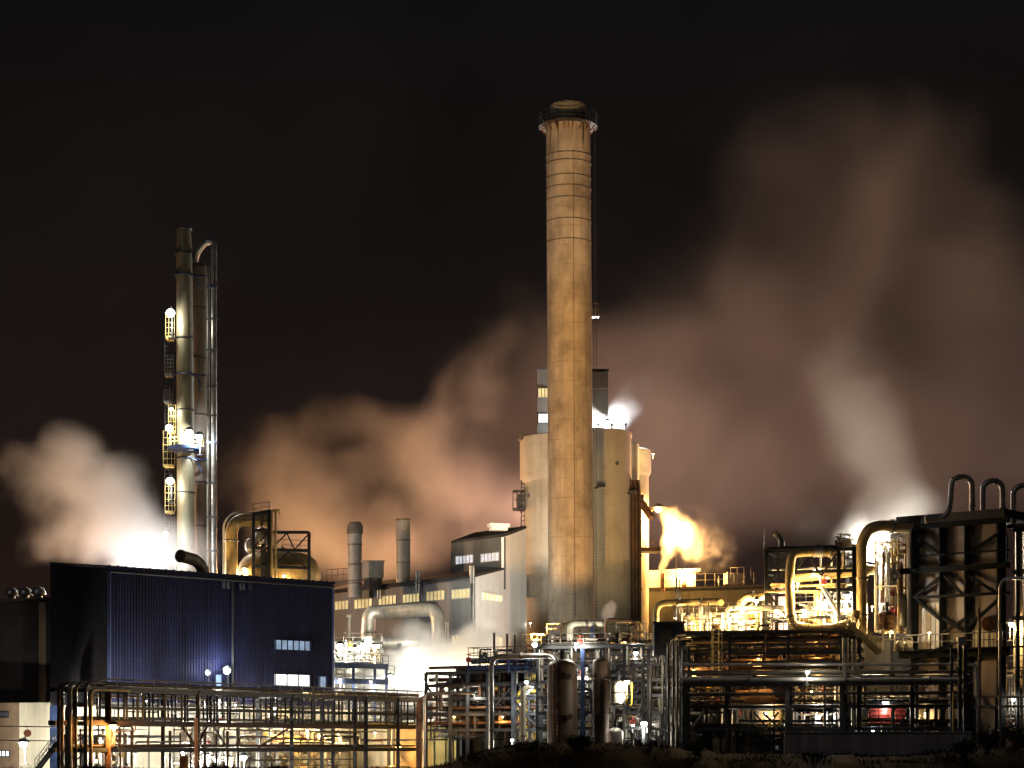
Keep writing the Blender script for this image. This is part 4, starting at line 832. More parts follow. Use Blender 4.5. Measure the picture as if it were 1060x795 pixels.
# ---- right lower frame: dense dark pipes under the yellow deck
ME = Plane(700, 211, 893, 207)
module('carrier_frame', 'long dark frame packed with pipes carrying the yellow lit deck at right', ME, (708,755,816,870,890), (656,668,677,686), 12, 46, 'steel', ('pipe_dark','steel_brown','rust','pipe_dark','clad_dim'), 10, 22, (.08,.24), (0,), (0,), (), valves=0, under=True)
MF = Plane(704, 207, 1004, 200)
module('lower_frame', 'lower dark frame with blue green beams and braced bays under the long pipe bridge', MF, (708,752,815,871,889,944,1003), (706,732,755), 9, 47, 'steel', ('pipe_dark','steel','clad_dim','galv'), 4, 26, (.07,.2), (1,), (1,2), ((717,752,728,736,'galv'),(733,736,748,752,'steel'),(790,738,808,755,'steel'),(793,755,806,737,'yellow'),(803,755,813,738,'yellow'),(780,737,796,755,'steel')), valves=10, cw=.36)
for i, (y, rp, xb, m_, lb) in enumerate(((687.5,1.5,1004,'galv','upper'),(694.5,1.1,1011,'clad_dim','middle'),(703,2.3,993,'clad','lowest and thickest'))):
    D = 196-i*.6; pts = [(706, y+.5, D+8), (xb, y, D)]
    if i == 1: pts += [(xb+1, y+4, D), (xb+1, HY, D, 3.5)]
    if i == 0: pts += [(1009, y+.3, D), (1009.5, 722, D), (1013, 723, D)]
    pipe('bridge_pipe', lb+' of three long pipes crossing the lower right front', pts, rp, m_, 12, .8, 'pipe', ((0,.25),(0,.6),(0,.9)), group='long bridge pipes at lower right')
t = thing('pipe_bridge', 'long low truss bridge carrying the three long pipes at lower right', 'bridge', P(706, 709, 204))
BP = Plane(706, 205, 1000, 197.5); zb_ = Z(709, 205)
b = MB()
for o in (0, 2): b.beam(BP.z(704, zb_, o), BP.z(1003, zb_, o), .25, .3); b.beam(BP.z(704, zb_-1.0, o), BP.z(1003, zb_-1.0, o), .2, .2)
b.build('chord', M['steel'], t); b = MB()
for k in range(24):
    xa, xb = 706+k*12.3, 706+(k+1)*12.3; b.beam(BP.z(xa, zb_ if k % 2 else zb_-1, -.02), BP.z(xb, zb_-1 if k % 2 else zb_, -.02), .1)
b.build('lacing', M['rail'], t)
for x in (708, 815, 871, 1000):
    for o in (0, 2): b = MB(); q = BP.z(x, 3, o); b.beam(q, Vector((q.x,q.y,zb_)), .4); b.build('leg', M['steel'], t)
pipe('grey_duct_riser', 'pair of grey upright ducts at the middle of the lower right frame, left one', [(875, HY, 203, 0), (875, 660, 203)], 3.4, 'clad_dim', 14)
pipe('grey_duct_riser', 'pair of grey upright ducts at the middle of the lower right frame, right one', [(884, HY, 203.4, 0), (884, 662, 203.4)], 2.7, 'clad_dim', 14)
# dark sheds added to block the lit background behind the frames
def shed(name, label, pl, x0, x1, y, dep):
    zz = Z(y, pl.D((x0+x1)/2)); t = thing(name, label, 'shed', pl.z(x0, 0)); b = MB(); b.wall(pl.z(x0, 0), pl.z(x1, 0), 0, zz, dep, pl.n); b.build('wall', M['shed_sheet'], t)
    b = MB(); b.wall(pl.z(x0, 0, -.4), pl.z(x1, 0, -.4), zz, zz+.3, dep+.8, pl.n); b.build('roof', M['roof'], t)
    b = MB(); xm = x0+(x1-x0)*.4; b.wall(pl.z(xm, 0, -.08), pl.z(xm+16, 0, -.08), 3, 7, .06, pl.n); b.build('door', M['steel_brown'], t)
    b = MB()
    for k in range(int((x1-x0)/9)): q = pl.z(x0+4+9*k, 0, -.06); b.beam(q, Vector((q.x,q.y,zz-.05)), .12, .1)
    b.build('seam', M['steel'], t)
M['shed_sheet'] = mat('shed_sheet', (.06,.055,.045), .75, .1, .4, .4, (1,1,.5), streak=.4)
shed('centre_backing_shed', 'low dark backing shed added behind the central pipe frames', Plane(478,243,700,232), 478, 702, 697, 6)
shed('right_backing_shed', 'long dark backing shed added behind the packed pipes at right', Plane(700,228,946,222), 704, 940, 662, 5)
# what stands behind the lower bays
clutter('tank_skid', 'brown and silver pipe skid in the upper bay right of the yellow braces', Plane(822,214,868,212), 822, 868, Z(732,213)+.3, Z(712,213), 4, 51, 26, ('steel','pipe_ochre','galv','clad','rust'), 'pipe skid', vessels=2, rmin=.06, rmax=.2, lad=False)
clutter('meter_skid', 'silver and red pipe skid in the lower bay under the blue canopy', Plane(822,214,868,212), 822, 868, 3, Z(738,213), 4, 52, 28, ('galv','clad','galv','red','clad'), 'pipe skid', vessels=3, rmin=.06, rmax=.18, lad=True)
clutter('dosing_skid', 'bright lit skid with yellow rail left of the brown slatted panels', Plane(893,212,945,209), 893, 943, 5, Z(716,211), 4, 53, 34, ('galv','clad','clad','galv','rust'), 'pipe skid', vessels=2, rmin=.06, rmax=.2)
t = thing('blue_canopy', 'flat blue canopy over the silver and red skid', 'canopy', P(821, 733, 212)); b = MB(); b.prism([P(821,734,212.5), P(868,733.5,211), P(868,736.5,208.2), P(821,737,209.7)], up*.15); b.build('sheet', M['blue_steel'], t)
b = MB()
for x in (823, 866): q = P(x, 736, 209.5); b.beam(Vector((q.x,q.y,3)), q, .14)
b.build('post', M['blue_steel'], t)
t = thing('red_container', 'long red slatted container behind the yellow rail at lower right', 'container', P(905, 755, 211)); b = MB()
for k in range(4): q = P(904+k*9.3, 742, 208.8); b.cbox(q, .85, 1.2, 1.7); 
b.build('slatted_side', M['red'], t); b = MB()
for k in range(3): b.beam(P(900, 736+5*k, 207.9), P(936, 736+5*k, 207.6), .12, .12)
b.build('strap', M['rust'], t)
t = thing('yellow_barrier', 'yellow guard rail in front of the bright skid at lower right', 'railing', P(891, 760, 204)); b = MB()
for y in (744, 749.5): b.tube([P(891,y,204), P(924,y-.3,203.5)], .09, 6)
for x in (891, 902, 913, 924): q = P(x, 744, 203.8); b.tube([Vector((q.x,q.y,6.8)), q], .08, 6)
b.build('rail', M['rail_y'], t)
t = thing('storage_tank', 'mottled yellow storage tank behind the yellow braces', 'tank', P(792, 760, 214)); b = MB(); q = P(793, 800, 216); b.lathe((q.x,216,0), [(1.9,0),(1.9,Z(736,216)),(1.2,Z(734,216)),(.1,Z(733.5,216))], 24); b.build('shell', M['ochre_wall'], t)
b = MB(); b.ring((q.x,216,Z(748,216)), 1.92, .08, 24); b.build('hoop', M['rust'], t)
t = thing('brown_awning', 'sloping red brown sheet roof under the long pipe bridge', 'roof', P(768, 722, 213)); b = MB(); b.prism([P(760,716,210), P(800,714,210), P(804,728,207), P(775,730,207)], up*.12); b.build('sheet', M['rust'], t); b = MB()
for x, y in ((778,729),(801,727)): q = P(x, y, 207.2); b.beam(Vector((q.x,q.y,2)), q, .16)
b.build('post', M['steel'], t)
t = thing('red_cabinet', 'bright red hose cabinet between dark posts at lower right', 'cabinet', P(811, 725, 206.3)); b = MB(); b.cbox(P(810.5, 718, 206.3), .75, .5, 1.5); b.build('casing', M['red'], t); b = MB(); b.cbox(P(810.5, 718, 206), .5, .08, .9); b.build('door', mat('pale_red', (.55,.12,.08), .4), t)
# ---- caged yellow ladder and yellow deck
t = thing('yellow_ladder', 'yellow caged ladder hanging in front of the dark packed pipes', 'ladder', P(742, 700, 207)); b = MB()
D = 207; b.ladder(P(741, 703, D), R(50, D), (1,0,0), .6, .06, .45)
for x in (736.5, 747.5): b.beam(P(x, 698, D-.8), P(x, 652, D-.8), .09)
for y in range(656, 700, 8): b.tube([P(737,y,D), P(736.5,y,D-.8), P(742,y,D-1.1), P(747.5,y,D-.8), P(747,y,D)], .05, 5)
b.build('cage', M['rail_y'], t)
zy = Z(656, 209)+.35   # level of the yellow deck
pipe('yellow_header', 'long ochre pipe bending down at the left end of the yellow deck', [(679, 654, 216), (679, 624.5, 216), (745, 622.5, 214), (746, 624, 213.5)], 3.4, 'pipe_ochre', 16, 1.2, 'pipe', ((1,.35),(1,.7)), ((1,.3,zy-1),))
pipe('yellow_header', 'fat ochre bend beside the black braced tower on the yellow deck', [(766, 648, 217), (766, 618.5, 217), (793, 616.5, 216)], 4.6, 'pipe_ochre', 16, 1.3, 'pipe', ((1,.5),))
pipe('yellow_header', 'bright horizontal pipe along the middle of the yellow deck', [(752, 652, 214), (752, 629, 214), (812, 629.5, 212.5)], 2.6, 'clad', 14, .8, 'pipe', ((1,.4),(1,.8)))
for i, (x, yt, rp, m_, lb) in enumerate(((725.5,627,2.2,'clad','slim pale pot under the long ochre pipe'),(733.5,632,3.0,'galv','stout grey pot next to the yellow caged ladder'),(720,640,3.2,'pipe_ochre','ochre box shaped pot left on the yellow deck'),(760,636,3.6,'cream','glaring white pot in the middle of the yellow deck'),(772,640,3,'clad','pale pot below the fat ochre bend'),(785,634,3.4,'pipe_ochre','ochre pot beside the black braced tower'))):
    vessel_v('deck_pot', lb, 'vessel', x, 654, yt, 213.5, rp, m_, zy, .8, 1, 'pots on the yellow deck')
clutter('yellow_skid', 'glaring yellow pipe skid left of the black braced tower', Plane(705,217,792,214), 706, 790, zy+.1, Z(634,215), 4, 54, 44, ('galv','pipe_ochre','clad','cream','pipe_ochre'), 'pipe skid', vessels=3, rmin=.07, rmax=.24, lad=True)
clutter('yellow_skid', 'glaring yellow pipe skid under the looping pipe right of the black braced tower', Plane(820,217,884,214), 822, 884, zy+.1, Z(622,215), 5, 55, 46, ('galv','pipe_ochre','clad','cream','pipe_ochre'), 'pipe skid', vessels=4, rmin=.07, rmax=.26, lad=True)
b = MB()
for x, y in ((683,640),(712,600),(755,600),(758,612),(708,612)): pass
t = thing('deck_mast', 'thin dark mast with a ball at its foot on the yellow deck', 'mast', P(712, 654, 213)); b = MB(); b.tube([P(712,655,213), P(712,626,213)], .1, 6); b.sphere(P(712,637,213), .3); b.build('pole', M['steel'], t)
t = thing('deck_mast', 'thin double mast standing behind the long ochre pipe', 'mast', P(702, 654, 222)); b = MB(); b.tube([P(700.5,655,222), P(700.5,598,222)], .08, 6); b.tube([P(703.5,655,222), P(703.5,600,222)], .08, 6); b.beam(P(700,630,222), P(704,630,222), .1); b.build('pole', M['galv'], t)
# ---- black braced tower with its pipes
MG = Plane(793, 214, 885, 211)
t = module('braced_tower', 'black cross braced steel frame carrying fat ochre pipes at right', MG, (793,818.5,868,884), (571,593,612,640), 6, 48, 'frame_black', ('pipe_ochre','clad','steel'), 2, 10, (.08,.16), (), (0,), ((793,571,818,610),(818,571,793,610),(793,612,816,640),(820,596,835,573),(835,573,850,596),(850,596,866,573)), zbot=zy-.3, ztop=Z(570,214)+.1, valves=6, cw=.36)
pipe('elbow_vent', 'short dark elbow vent on top of the black braced tower', [(809, 572, 215), (809, 558, 215), (801.5, 551, 214.5)], 3.2, 'clad_dim', 16, .9, 'vent', ((0,.25),))
t = thing('antenna', 'thin whip antenna at the left corner of the black braced tower', 'antenna', P(790.5, 572, 214)); b = MB(); b.tube([P(790.5,573,214), P(790.5,545,214)], .05, 5); b.sphere(P(790.5,545,214), .09); b.build('rod', M['steel'], t)
pipe('looping_pipe', 'ochre pipe looping in a big C in front of the braced tower', [(866, 571.5, 212), (832, 571.5, 211.5), (820, 573, 211), (817.5, 590, 210.8), (817.5, 632, 210.4), (820, 648, 210.2), (840, 651, 210), (866, 650, 209.7), (884, 643, 209.4), (886, 632, 209.5)], 4.6, 'pipe_ochre', 18, 2.2, 'pipe', ((0,.2),(0,.45),(4,.4)))
b = MB(); t = thing('strainer', 'ribbed pale strainer drum on the top run of the looping pipe', 'strainer', P(846, 571.5, 211.7))
for x in (843, 847, 851): b.tube([P(x-.7, 571.5, 211.7), P(x+.7, 571.5, 211.7)], R(5.6, 211), 18)
b.tube([P(842, 571.5, 211.7), P(853, 571.5, 211.7)], R(5.0, 211), 18); b.build('body', M['clad'], t); b = MB(); b.beam(P(847,566,211.7), P(847,562,211.7), .2); b.build('bolt_handle', M['steel'], t)
pipe('cross_main', 'fat ochre horizontal main running behind the looping pipe', [(823, 599, 214.5), (906, 590, 213.5)], 4.4, 'pipe_ochre', 18, 0, 'pipe', ((0,.2),(0,.55),(0,.9)))
pipe('cross_main', 'short fat ochre main with a slanting branch in the glare below the braced tower', [(846, 650, 213.5), (846, 612, 213.5), (852, 607, 213), (876, 607.5, 212)], 3.6, 'pipe_ochre', 16, 1.0, 'pipe', ((2,.6),))
pipe('slant_branch', 'slanting pale branch pipe below the short fat ochre main', [(851, 608, 212), (865, 630, 211.5), (865, 652, 211.5)], 2.2, 'clad', 12, .6)
pipe('cross_main', 'thin ochre main along the black beam of the braced tower', [(793, 612, 213), (850, 613, 212)], 1.6, 'pipe_ochre', 10, 0)
pipe('gooseneck_duct', 'tall fat ochre gooseneck duct bending over to the dark clad building', [(891.5, 655, 211), (891.5, 562, 211), (899, 547.5, 211), (912, 543.5, 211), (940, 547, 212)], 5.6, 'pipe_ochre', 22, 2.0, 'duct', ((0,.2),(0,.6),(3,.4)))
t = thing('tower_tank', 'small white railed tank on top of the braced tower', 'tank', P(874.5, 571, 213)); b = MB(); b.lathe(P(874.5, 571, 213), [(.75,0),(.75,1.0),(.5,1.25),(.1,1.3)], 18); b.build('shell', M['cream'], t)
b = MB(); q = P(874.5, 563, 213)
for zz in (0, .5, 1.0): b.ring(q+up*zz, .62, .05, 14)
for k in range(8): a_ = 2*PI*k/8; e = q+Vector((.62*math.cos(a_), .62*math.sin(a_), -.2)); b.tube([e, e+up*1.2], .045, 5)
b.build('railing', M['galv'], t)
b = MB(); b.prism([P(845,569,212.5), P(868,566,212.5), P(868,566,216), P(845,569,216)], up*.12); b.beam(P(840,570,212.5), P(905,584,212.5), .2); tag(b.build('gangway', M['steel']), 'short black gangway sloping up beside the ribbed strainer', 'gangway')
# column of lit tangle by the dark building
clutter('lit_tower', 'tall narrow tangle of glaring pipes between the gooseneck duct and the dark clad building', Plane(905,213,931,212), 906, 930, zy, Z(560,213), 4, 56, 36, ('pipe_ochre','pipe_ochre','clad','rust','cream'), 'pipe tower', vessels=1, rmin=.08, rmax=.24)
vessel_v('rusty_hopper', 'rusty rounded hopper hanging below the lit pipe tangle', 'hopper', 918, 652, 632, 208.5, 9, 'rust', None, .6, 2)
t = thing('hopper_stand', 'pale stand with guard rails under the rusty hopper', 'stand', P(920, 674, 208)); b = MB()
for x in (914, 926):
    for dd in (-.9, .9): b.beam(P(x, 674, 208.5+dd), P(x, 650, 208.5+dd), .16)
b.beam(P(914,662,207.6), P(926,662,207.6), .12); b.build('frame', M['cream'], t); b = MB(); b.rail([P(926,674,207), P(944,674,206)], 1.4, .8, .05); b.build('handrail', M['cream'], t)
for i, (x, y, lb) in enumerate(((932,667,'left'),(940,667,'right'))):
    t = thing('pump', lb+' of two round pumps beside the pale hopper stand', 'pump', P(x, 674, 207.5)); b = MB(); q = P(x, 667, 207.5); b.tube([q+Vector((0,-.3,0)), q+Vector((0,.9,0))], .42, 16); b.tube([q+Vector((0,-.45,0)), q+Vector((0,-.3,0))], .22, 12); b.build('casing', M['clad'], t); b = MB(); b.cbox(q-up*.5, .9, 1.2, .35); b.build('base', M['steel'], t)
# stairs down from the yellow deck
t = thing('yellow_stairs', 'pale yellow stair flight descending to the right from the yellow deck', 'stairs', P(880, 648, 206)); b = MB(); A0, A1 = P(879, 646, 206.5), P(912, 676, 205.5)
for dd in (0, 1.3): b.beam(A0+Vector((0,dd,0)), A1+Vector((0,dd,0)), .12, .5)
b.build('stringer', M['rail_y'], t); b = MB()
for k in range(17): b.cbox(A0.lerp(A1, (k+.5)/17)+Vector((0,.65,.05)), .32, 1.25, .06)
b.build('tread', M['rail_y'], t); b = MB(); b.rail([A0, A1], 1.2, .7, .045); b.rail([A0+Vector((0,1.3,0)), A1+Vector((0,1.3,0))], 1.2, .7, .045); b.build('handrail', M['rail_y'], t)
# ---- dark clad building at the right with three pipe hoops
RBp = Plane(946, 213, 1046, 206); RBs = None
rb = thing('dark_building', 'tall dark steel framed building clad in brown sheet at the right edge', 'building', RBp.z(946, 0))
zt_ = Z(543, 213); n = RBp.n.to_3d()
b = MB(); b.wall(RBp.z(944, 0, .6), RBp.z(1036, 0, .6), 0, zt_, .3, RBp.n); b.build('front_cladding', mat('brown_sheet', (.21,.165,.13), .65, .1, .25, .3, (1,1,.4), streak=.3), rb)
q = RBp.z(944, 0, .6); b = MB(); b.wall(q, (q.x-.9, q.y+9), 0, zt_, .3, (1,0)); b.build('side_cladding', M['black_sheet'], rb)
b = MB(); b.prism([RBp.z(930, zt_, -.5), RBp.z(1042, zt_, -.5), RBp.z(1042, zt_, 9), RBp.z(930, zt_, 9)], up*.9); b.build('roof', M['black_sheet'], rb)
for x, w in ((946,.8),(975,.6),(1001,.6),(1036,.8)):
    q = RBp.z(x, 0, .1); b = MB(); b.beam(q, q+up*(zt_), w); b.build('column', M['frame_black'], rb)
for y, w in ((545,.7),(591,.6),(619,.3),(576,.18),(678,.8)):
    b = MB(); zz = Z(y, 213); b.beam(RBp.z(932 if y in (591,678) else 946, zz, -.25), RBp.z(1046, zz, -.25), .4, w); b.build('beam', M['frame_black'], rb)
for xa, ya, xb, yb in ((947,556,974,573),(1002,573,1034,552),(948,617,974,597),(977,596,1000,618),(1003,596,1034,615),(948,620,974,642),(1003,648,1034,620),(976,655,1000,640),(976,640,1000,655)):
    b = MB(); b.beam(RBp(xa, ya, -.05), RBp(xb, yb, -.05), .3); b.build('brace', M['frame_black'], rb)
M['slat'] = mat('lit_slat_panel', (.50,.42,.29), .7, 0, .2, .5, streak=.25)
for xa, xb, ya, yb in ((949,973,624,676),(1004,1034,652,676)):
    b = MB(); x = xa
    while x < xb-2: a_ = RBp(x, yb, .25); c_ = RBp(x+4.2, yb, .25); b.wall(a_, c_, a_.z, RBp(x, ya, .25).z, .12, RBp.n); x += 5.0
    b.build('slatted_panel', M['slat'], rb)
b = MB(); b.prism([RBp.z(930, Z(678,213)+.42, -1.6), RBp.z(1075, Z(678,213)+.42, -1.6), RBp.z(1075, Z(678,213)+.42, .2), RBp.z(930, Z(678,213)+.42, .2)], up*.1); b.build('gallery', M['frame_black'], rb)
b = MB(); b.rail([RBp.z(946, Z(678,213)+.52, -1.55), RBp.z(1070, Z(678,213)+.52, -1.55)], 1.5, 1.3, .06); b.build('handrail', M['rail'], rb)
window(RBp, 1036.5, 1043, 554, 588, rb, 'win_teal', 2, 'steel', .1, .5, 'window', 3)
b = MB(); q = RBp(1022, 646, .3); b.tube([q+Vector((0,-.1,0)), q+Vector((0,-.5,0))], .75, 20); b.build('round_hatch', M['rust'], rb)
# lit bay at the very edge
eb = thing('edge_bay', 'open lit bay with pale panels at the extreme right edge', 'building', RBp.z(1046, 0, 1.5))
b = MB(); b.wall(RBp.z(1036, 0, 3), RBp.z(1100, 0, 3), 0, Z(598, 209), .3, RBp.n); b.build('back_panel', M['slat'], eb)
for x in (1048, 1056, 1070): q = RBp.z(x, 0, 1.2); b = MB(); b.beam(q, q+up*Z(545, 208), .4); b.build('column', M['steel'], eb)
b = MB()
for y in (548, 592, 640): b.beam(RBp.z(1044, Z(y,207), 1.2), RBp.z(1095, Z(y,207), 1.2), .3, .5)
b.build('beam', M['steel'], eb)
b = MB(); b.prism([RBp.z(1040, Z(547,207), .6), RBp.z(1095, Z(547,207), .6), RBp.z(1095, Z(547,207), 6), RBp.z(1040, Z(547,207), 6)], up*.4); b.build('roof', M['black_sheet'], eb)
b = MB(); b.wall(RBp.z(1040, 0, 2.8), RBp.z(1100, 0, 2.8), Z(600,209), Z(550,209), .2, RBp.n); b.build('upper_panel', mat('olive_panel', (.14,.12,.08), .7, 0, .3, .5, streak=.3), eb)
for xs, yt, yb, lb, tail in ((985,494,540,'leftmost and tallest hoop pipe on the dark building roof, with a flat foot',True),(1017.5,498,541,'middle hoop pipe standing on the dark building roof',False),(1049,503,545,'rightmost hoop pipe on the dark building roof, cut by the frame',False)):
    D = 209; w_ = 21.5 if tail else 20.5
    pts = [(xs, yt+12, D), (xs+.5, yt+5, D), (xs+4, yt+1.2, D), (xs+w_/2, yt-1, D), (xs+w_-4, yt+1.2, D), (xs+w_-.5, yt+5, D), (xs+w_, yt+12, D), (xs+w_, yb+2, D)]
    pts = ([(960, yb-2, D), (976, yb-4, D), (983, yb-12, D)] if tail else [(xs, yb+2, D)])+pts
    t = pipe('hoop_pipe', lb, pts, 2.9, 'galv', 16, 1.0, 'pipe', ((4,.5),(len(pts)-2,.5)), group='hoop pipes on the dark building')
    if tail: b = MB(); q = P(960, yb-2, D); b.tube([q+Vector((-.25,0,0)), q+Vector((.05,0,0))], R(4.2, D), 16); b.build('end_flange', M['clad_dim'], t)
for i, x in enumerate((934, 939.5, 946)): 
    pipe('roof_nipple', ('left','middle','right')[i]+' of three short vent nipples at the roof corner of the dark building', [(x, 547, 212), (x, 541, 212), (x+1.5, 539.5, 212)], 1.1, 'pipe_dark', 8, .3, 'vent', group='vent nipples at the roof corner')
pipe('front_riser', 'tall galvanised riser bent over in front of the right end of the dark building', [(1035, HY, 197, 3), (1035, 606, 197), (1040, 598.5, 197), (1075, 598.5, 196)], 1.7, 'galv', 12, .9, 'pipe', ((0,.6),))
pipe('front_riser', 'plain brown post pipe in front of the slatted panels of the dark building', [(1014, HY, 197.5, 3), (1014, 650, 197.5), (1013, 630, 198)], 1.5, 'rust', 10, .5)
t = thing('pipe_gantry', 'black twin post gantry with a pale cap and long diagonal stay at the bridge end', 'gantry', P(993, HY, 195).xy.to_3d())
b = MB()
for x in (985, 993.5, 999): q = P(x, 668, 195); b.beam(Vector((q.x,q.y,3)), q, .34 if x != 985 else .25)
b.build('post', M['steel'], t); b = MB(); b.beam(P(991,664,195), P(999,663,195), .8, .8); b.build('cap', M['clad'], t); b = MB(); b.beam(P(992,664.5,195), P(935,692,197), .16); b.beam(P(984,668,195.2), P(941,681,196.2), .2); b.build('stay', M['rail'], t)
b = MB(); b.beam(P(986,708,195.3), P(1001,715,194.8), .2); b.build('arm', M['galv'], t)
pipe('pale_bend', 'fat pale pipe bend turning down at the end of the long pipe bridge', [(1000, 688.5, 195.2), (1011, 688.5, 195.2), (1012, 720, 195.2)], 2.3, 'cream', 14, .9)
for i, (y, m_, lb) in enumerate(((721.5,'cream','upper'),(731.5,'galv','lower'))): pipe('edge_pipe', lb+' of two bright horizontal pipes at the lower right edge', [(1008, y, 200), (1085, y-.5, 199)], 1.3, m_, 12, 0, supports=((0,.3,0),(0,.6,0)))
pipe('yellow_post', 'thin yellow post standing beside the black gantry', [(986.5, HY, 194, 3.2), (986.5, 716, 194)], .8, 'yellow', 8)
# ---- low building behind right with rails on its roof
LBp = Plane(662, 352, 790, 345); lb_ = thing('low_building', 'long low grey green building behind the ochre pipes with railings on its roof', 'building', LBp.z(664, 0))
zl = Z(610, 350)
b = MB(); b.wall(LBp.z(664, 0), LBp.z(800, 0), 0, zl, 14, LBp.n); b.build('wall', mat('grey_green_render', (.09,.088,.066), .8, 0, .15, .3, streak=.2), lb_)
b = MB(); b.wall(LBp.z(663, 0, -.2), LBp.z(801, 0, -.2), zl, zl+.4, 14.4, LBp.n); b.build('roof', M['roof'], lb_)
b = MB(); b.rail([LBp.z(690, zl+.4, .3), LBp.z(780, zl+.4, .3)], 2.2, 1.8, .06); b.rail([LBp.z(755, zl+1.6, 1), LBp.z(776, zl+1.6, 1)], 2.0, 1.2, .06); b.build('roof_railing', M['rail'], lb_)
q0, q1 = LBp(688, 608, 2), LBp(721, 592, 2); b = MB(); b.box((q0.x, q0.y, zl+.3), (q1.x, q0.y+6, q1.z)); b.prism([(q0.x-.5,q0.y-.4,q1.z),(q1.x+.8,q0.y-.4,q1.z+.3),(q1.x+.8,q0.y+6.4,q1.z+.3),(q0.x-.5,q0.y+6.4,q1.z)], up*.5); b.build('penthouse', M['brown_wall'], lb_)
q0, q1 = LBp(672, 608, 3), LBp(684, 590, 3); b = MB(); b.box((q0.x, q0.y, zl+.3), (q1.x, q0.y+4, q1.z)); b.build('grey_cabin', M['white_sheet'], lb_)
q = LBp(760, 606, 4); b = MB(); b.cbox(q+up*1.2, 3.2, 2.4, 2.0, .2); b.build('fan_unit', M['grey_box'], lb_)
t = pipe('steam_spout', 'short rusty spout on the low building roof under the glowing orange steam', [(686, 612, 347), (686, 594, 347)], 2.0, 'rust', 14, 0, 'vent', ((0,.6),))
for i, (x, y) in enumerate(((744,596),(770,594))):
    t = thing('roof_mast', ('left','right')[i]+' of two thin masts on the low building roof', 'mast', LBp(x, 612, 1)); b = MB(); b.tube([LBp(x, 612, 1), LBp(x, y, 1)], .08, 6); b.beam(LBp(x-2, y+3, 1), LBp(x+2, y+3, 1), .1); b.build('pole', M['galv'], t)

# more small plant packed into the dark frames
for nm, lb, pl, xa, xb, ya, yb, dp, sd, n_, ms in (
 ('pipe_skid','silver tangle of small pipes low in the dark pipe frame', Plane(443,234,506,230), 446, 503, 766, 738, 4, 61, 34, ('steel','galv','clad_dim','steel_brown','galv','pipe_dark')),
 ('pipe_skid','greyish tangle of small pipes high in the dark pipe frame', Plane(460,234,532,229), 486, 530, 728, 700, 4, 62, 34, ('steel','galv','blue_steel','clad_dim','galv')),
 ('pipe_skid','greenish silver pipe tangle beside the white riser pipe', Plane(533,226,562,224), 534, 561, 768, 690, 4, 63, 40, ('steel','galv','clad','clad_dim','yellow')),
 ('pipe_skid','silver pipe tangle between the two brown columns', Plane(598,222,614,221), 598, 613, 766, 680, 3, 64, 30, ('steel','galv','clad_dim','clad')),
 ('pipe_skid','pale pipe tangle behind the bulging white vessel', Plane(630,220,690,217), 632, 688, 766, 676, 4, 65, 70, ('steel','galv','clad','clad_dim','galv','steel')),
 ('pipe_skid','dim grey pipe tangle in the leftmost lower bay at right', Plane(706,214,752,212), 712, 750, 764, 712, 4, 66, 34, ('steel','clad_dim','pipe_dark','galv')),
 ('pipe_skid','dim pipe tangle with tan pipes left of the mottled yellow tank', Plane(752,215,786,214), 755, 784, 764, 734, 3, 67, 26, ('steel','clad','pipe_ochre','galv')),
 ('pipe_skid','glinting pipe tangle at ground level below the yellow tank', Plane(765,209,812,208), 768, 811, 778, 761, 3, 68, 30, ('steel','galv','clad','galv')),
 ('pipe_skid','pale pipe tangle at the foot of the dark building, right of the gantry', Plane(1010,210,1065,207), 1012, 1066, 766, 690, 3, 69, 30, ('steel','clad_dim','galv','pipe_ochre'))):
    D_ = pl.D((xa+xb)/2); clutter(nm, lb, pl, xa, xb, max(.2, Z(ya, D_)), Z(yb, D_), dp, sd, n_, ms, 'pipe skid', vessels=2, rmin=.05, rmax=.17, lad=False)
# ================================================================== LAMPS
def proto_meshes():
    out = {}
    b = MB(); b.lathe((0,0,0), [(.40,.09),(.45,.10),(.24,.30),(.12,.36),(.01,.37)], 18); b.lathe((0,0,0), [(.40,.09),(.20,.27),(.01,.29)], 18)
    h = b.build('shade', M['steel']); out['shade'] = h.data; bpy.data.objects.remove(h)
    b = MB(); b.sphere((0,0,0), .24, .24, .22, 16, 10)
    for k in ('white','cool','sodium','warm'):
        h = b.build('bulb', M['bulb_'+k]); out[k] = h.data; bpy.data.objects.remove(h)
    b = MB(); b.beam((0,.5,-1.3), (0,.5,.46), .09); b.beam((0,.54,.42), (0,0,.36), .07); b.cbox((0,.5,-1.3), .4, .4, .06)
    h = b.build('bracket', M['steel']); out['bracket'] = h.data; bpy.data.objects.remove(h); return out
PM = proto_meshes()
LC = {'white': (1,.93,.78), 'cool': (.86,.94,1), 'sodium': (1,.49,.12), 'warm': (1,.66,.27), 'rose': (1,.52,.35), 'amber': (1,.47,.17), 'tan': (1,.57,.29)}
def lamp(x, y, D, kind, power, label, s=1.0, off=None, group=None, name='floodlight', pole=True, bare=False):
    bk = 'sodium' if kind in ('rose', 'amber', 'tan') else kind
    p = P(x, y, D); t = thing(name, label, 'lamp', p, group); t.scale = (s, s, s)
    for part in ('shade', bk, 'bracket')[:3 if pole else 2][1 if bare else 0:]:
        o = bpy.data.objects.new('bulb' if part == bk else part, PM[part]); COL.objects.link(o); o.parent = t
    l = bpy.data.lights.new('lamp_light', 'POINT'); l.energy = power*(.42 if D < 227 else .3 if D < 285 else 1)*LK; l.color = LC[kind]; l.shadow_soft_size = .25
    o = bpy.data.objects.new('light_source', l); COL.objects.link(o); o.parent = t; o.location = Vector(off or (0,-.1,-.5))
    return t
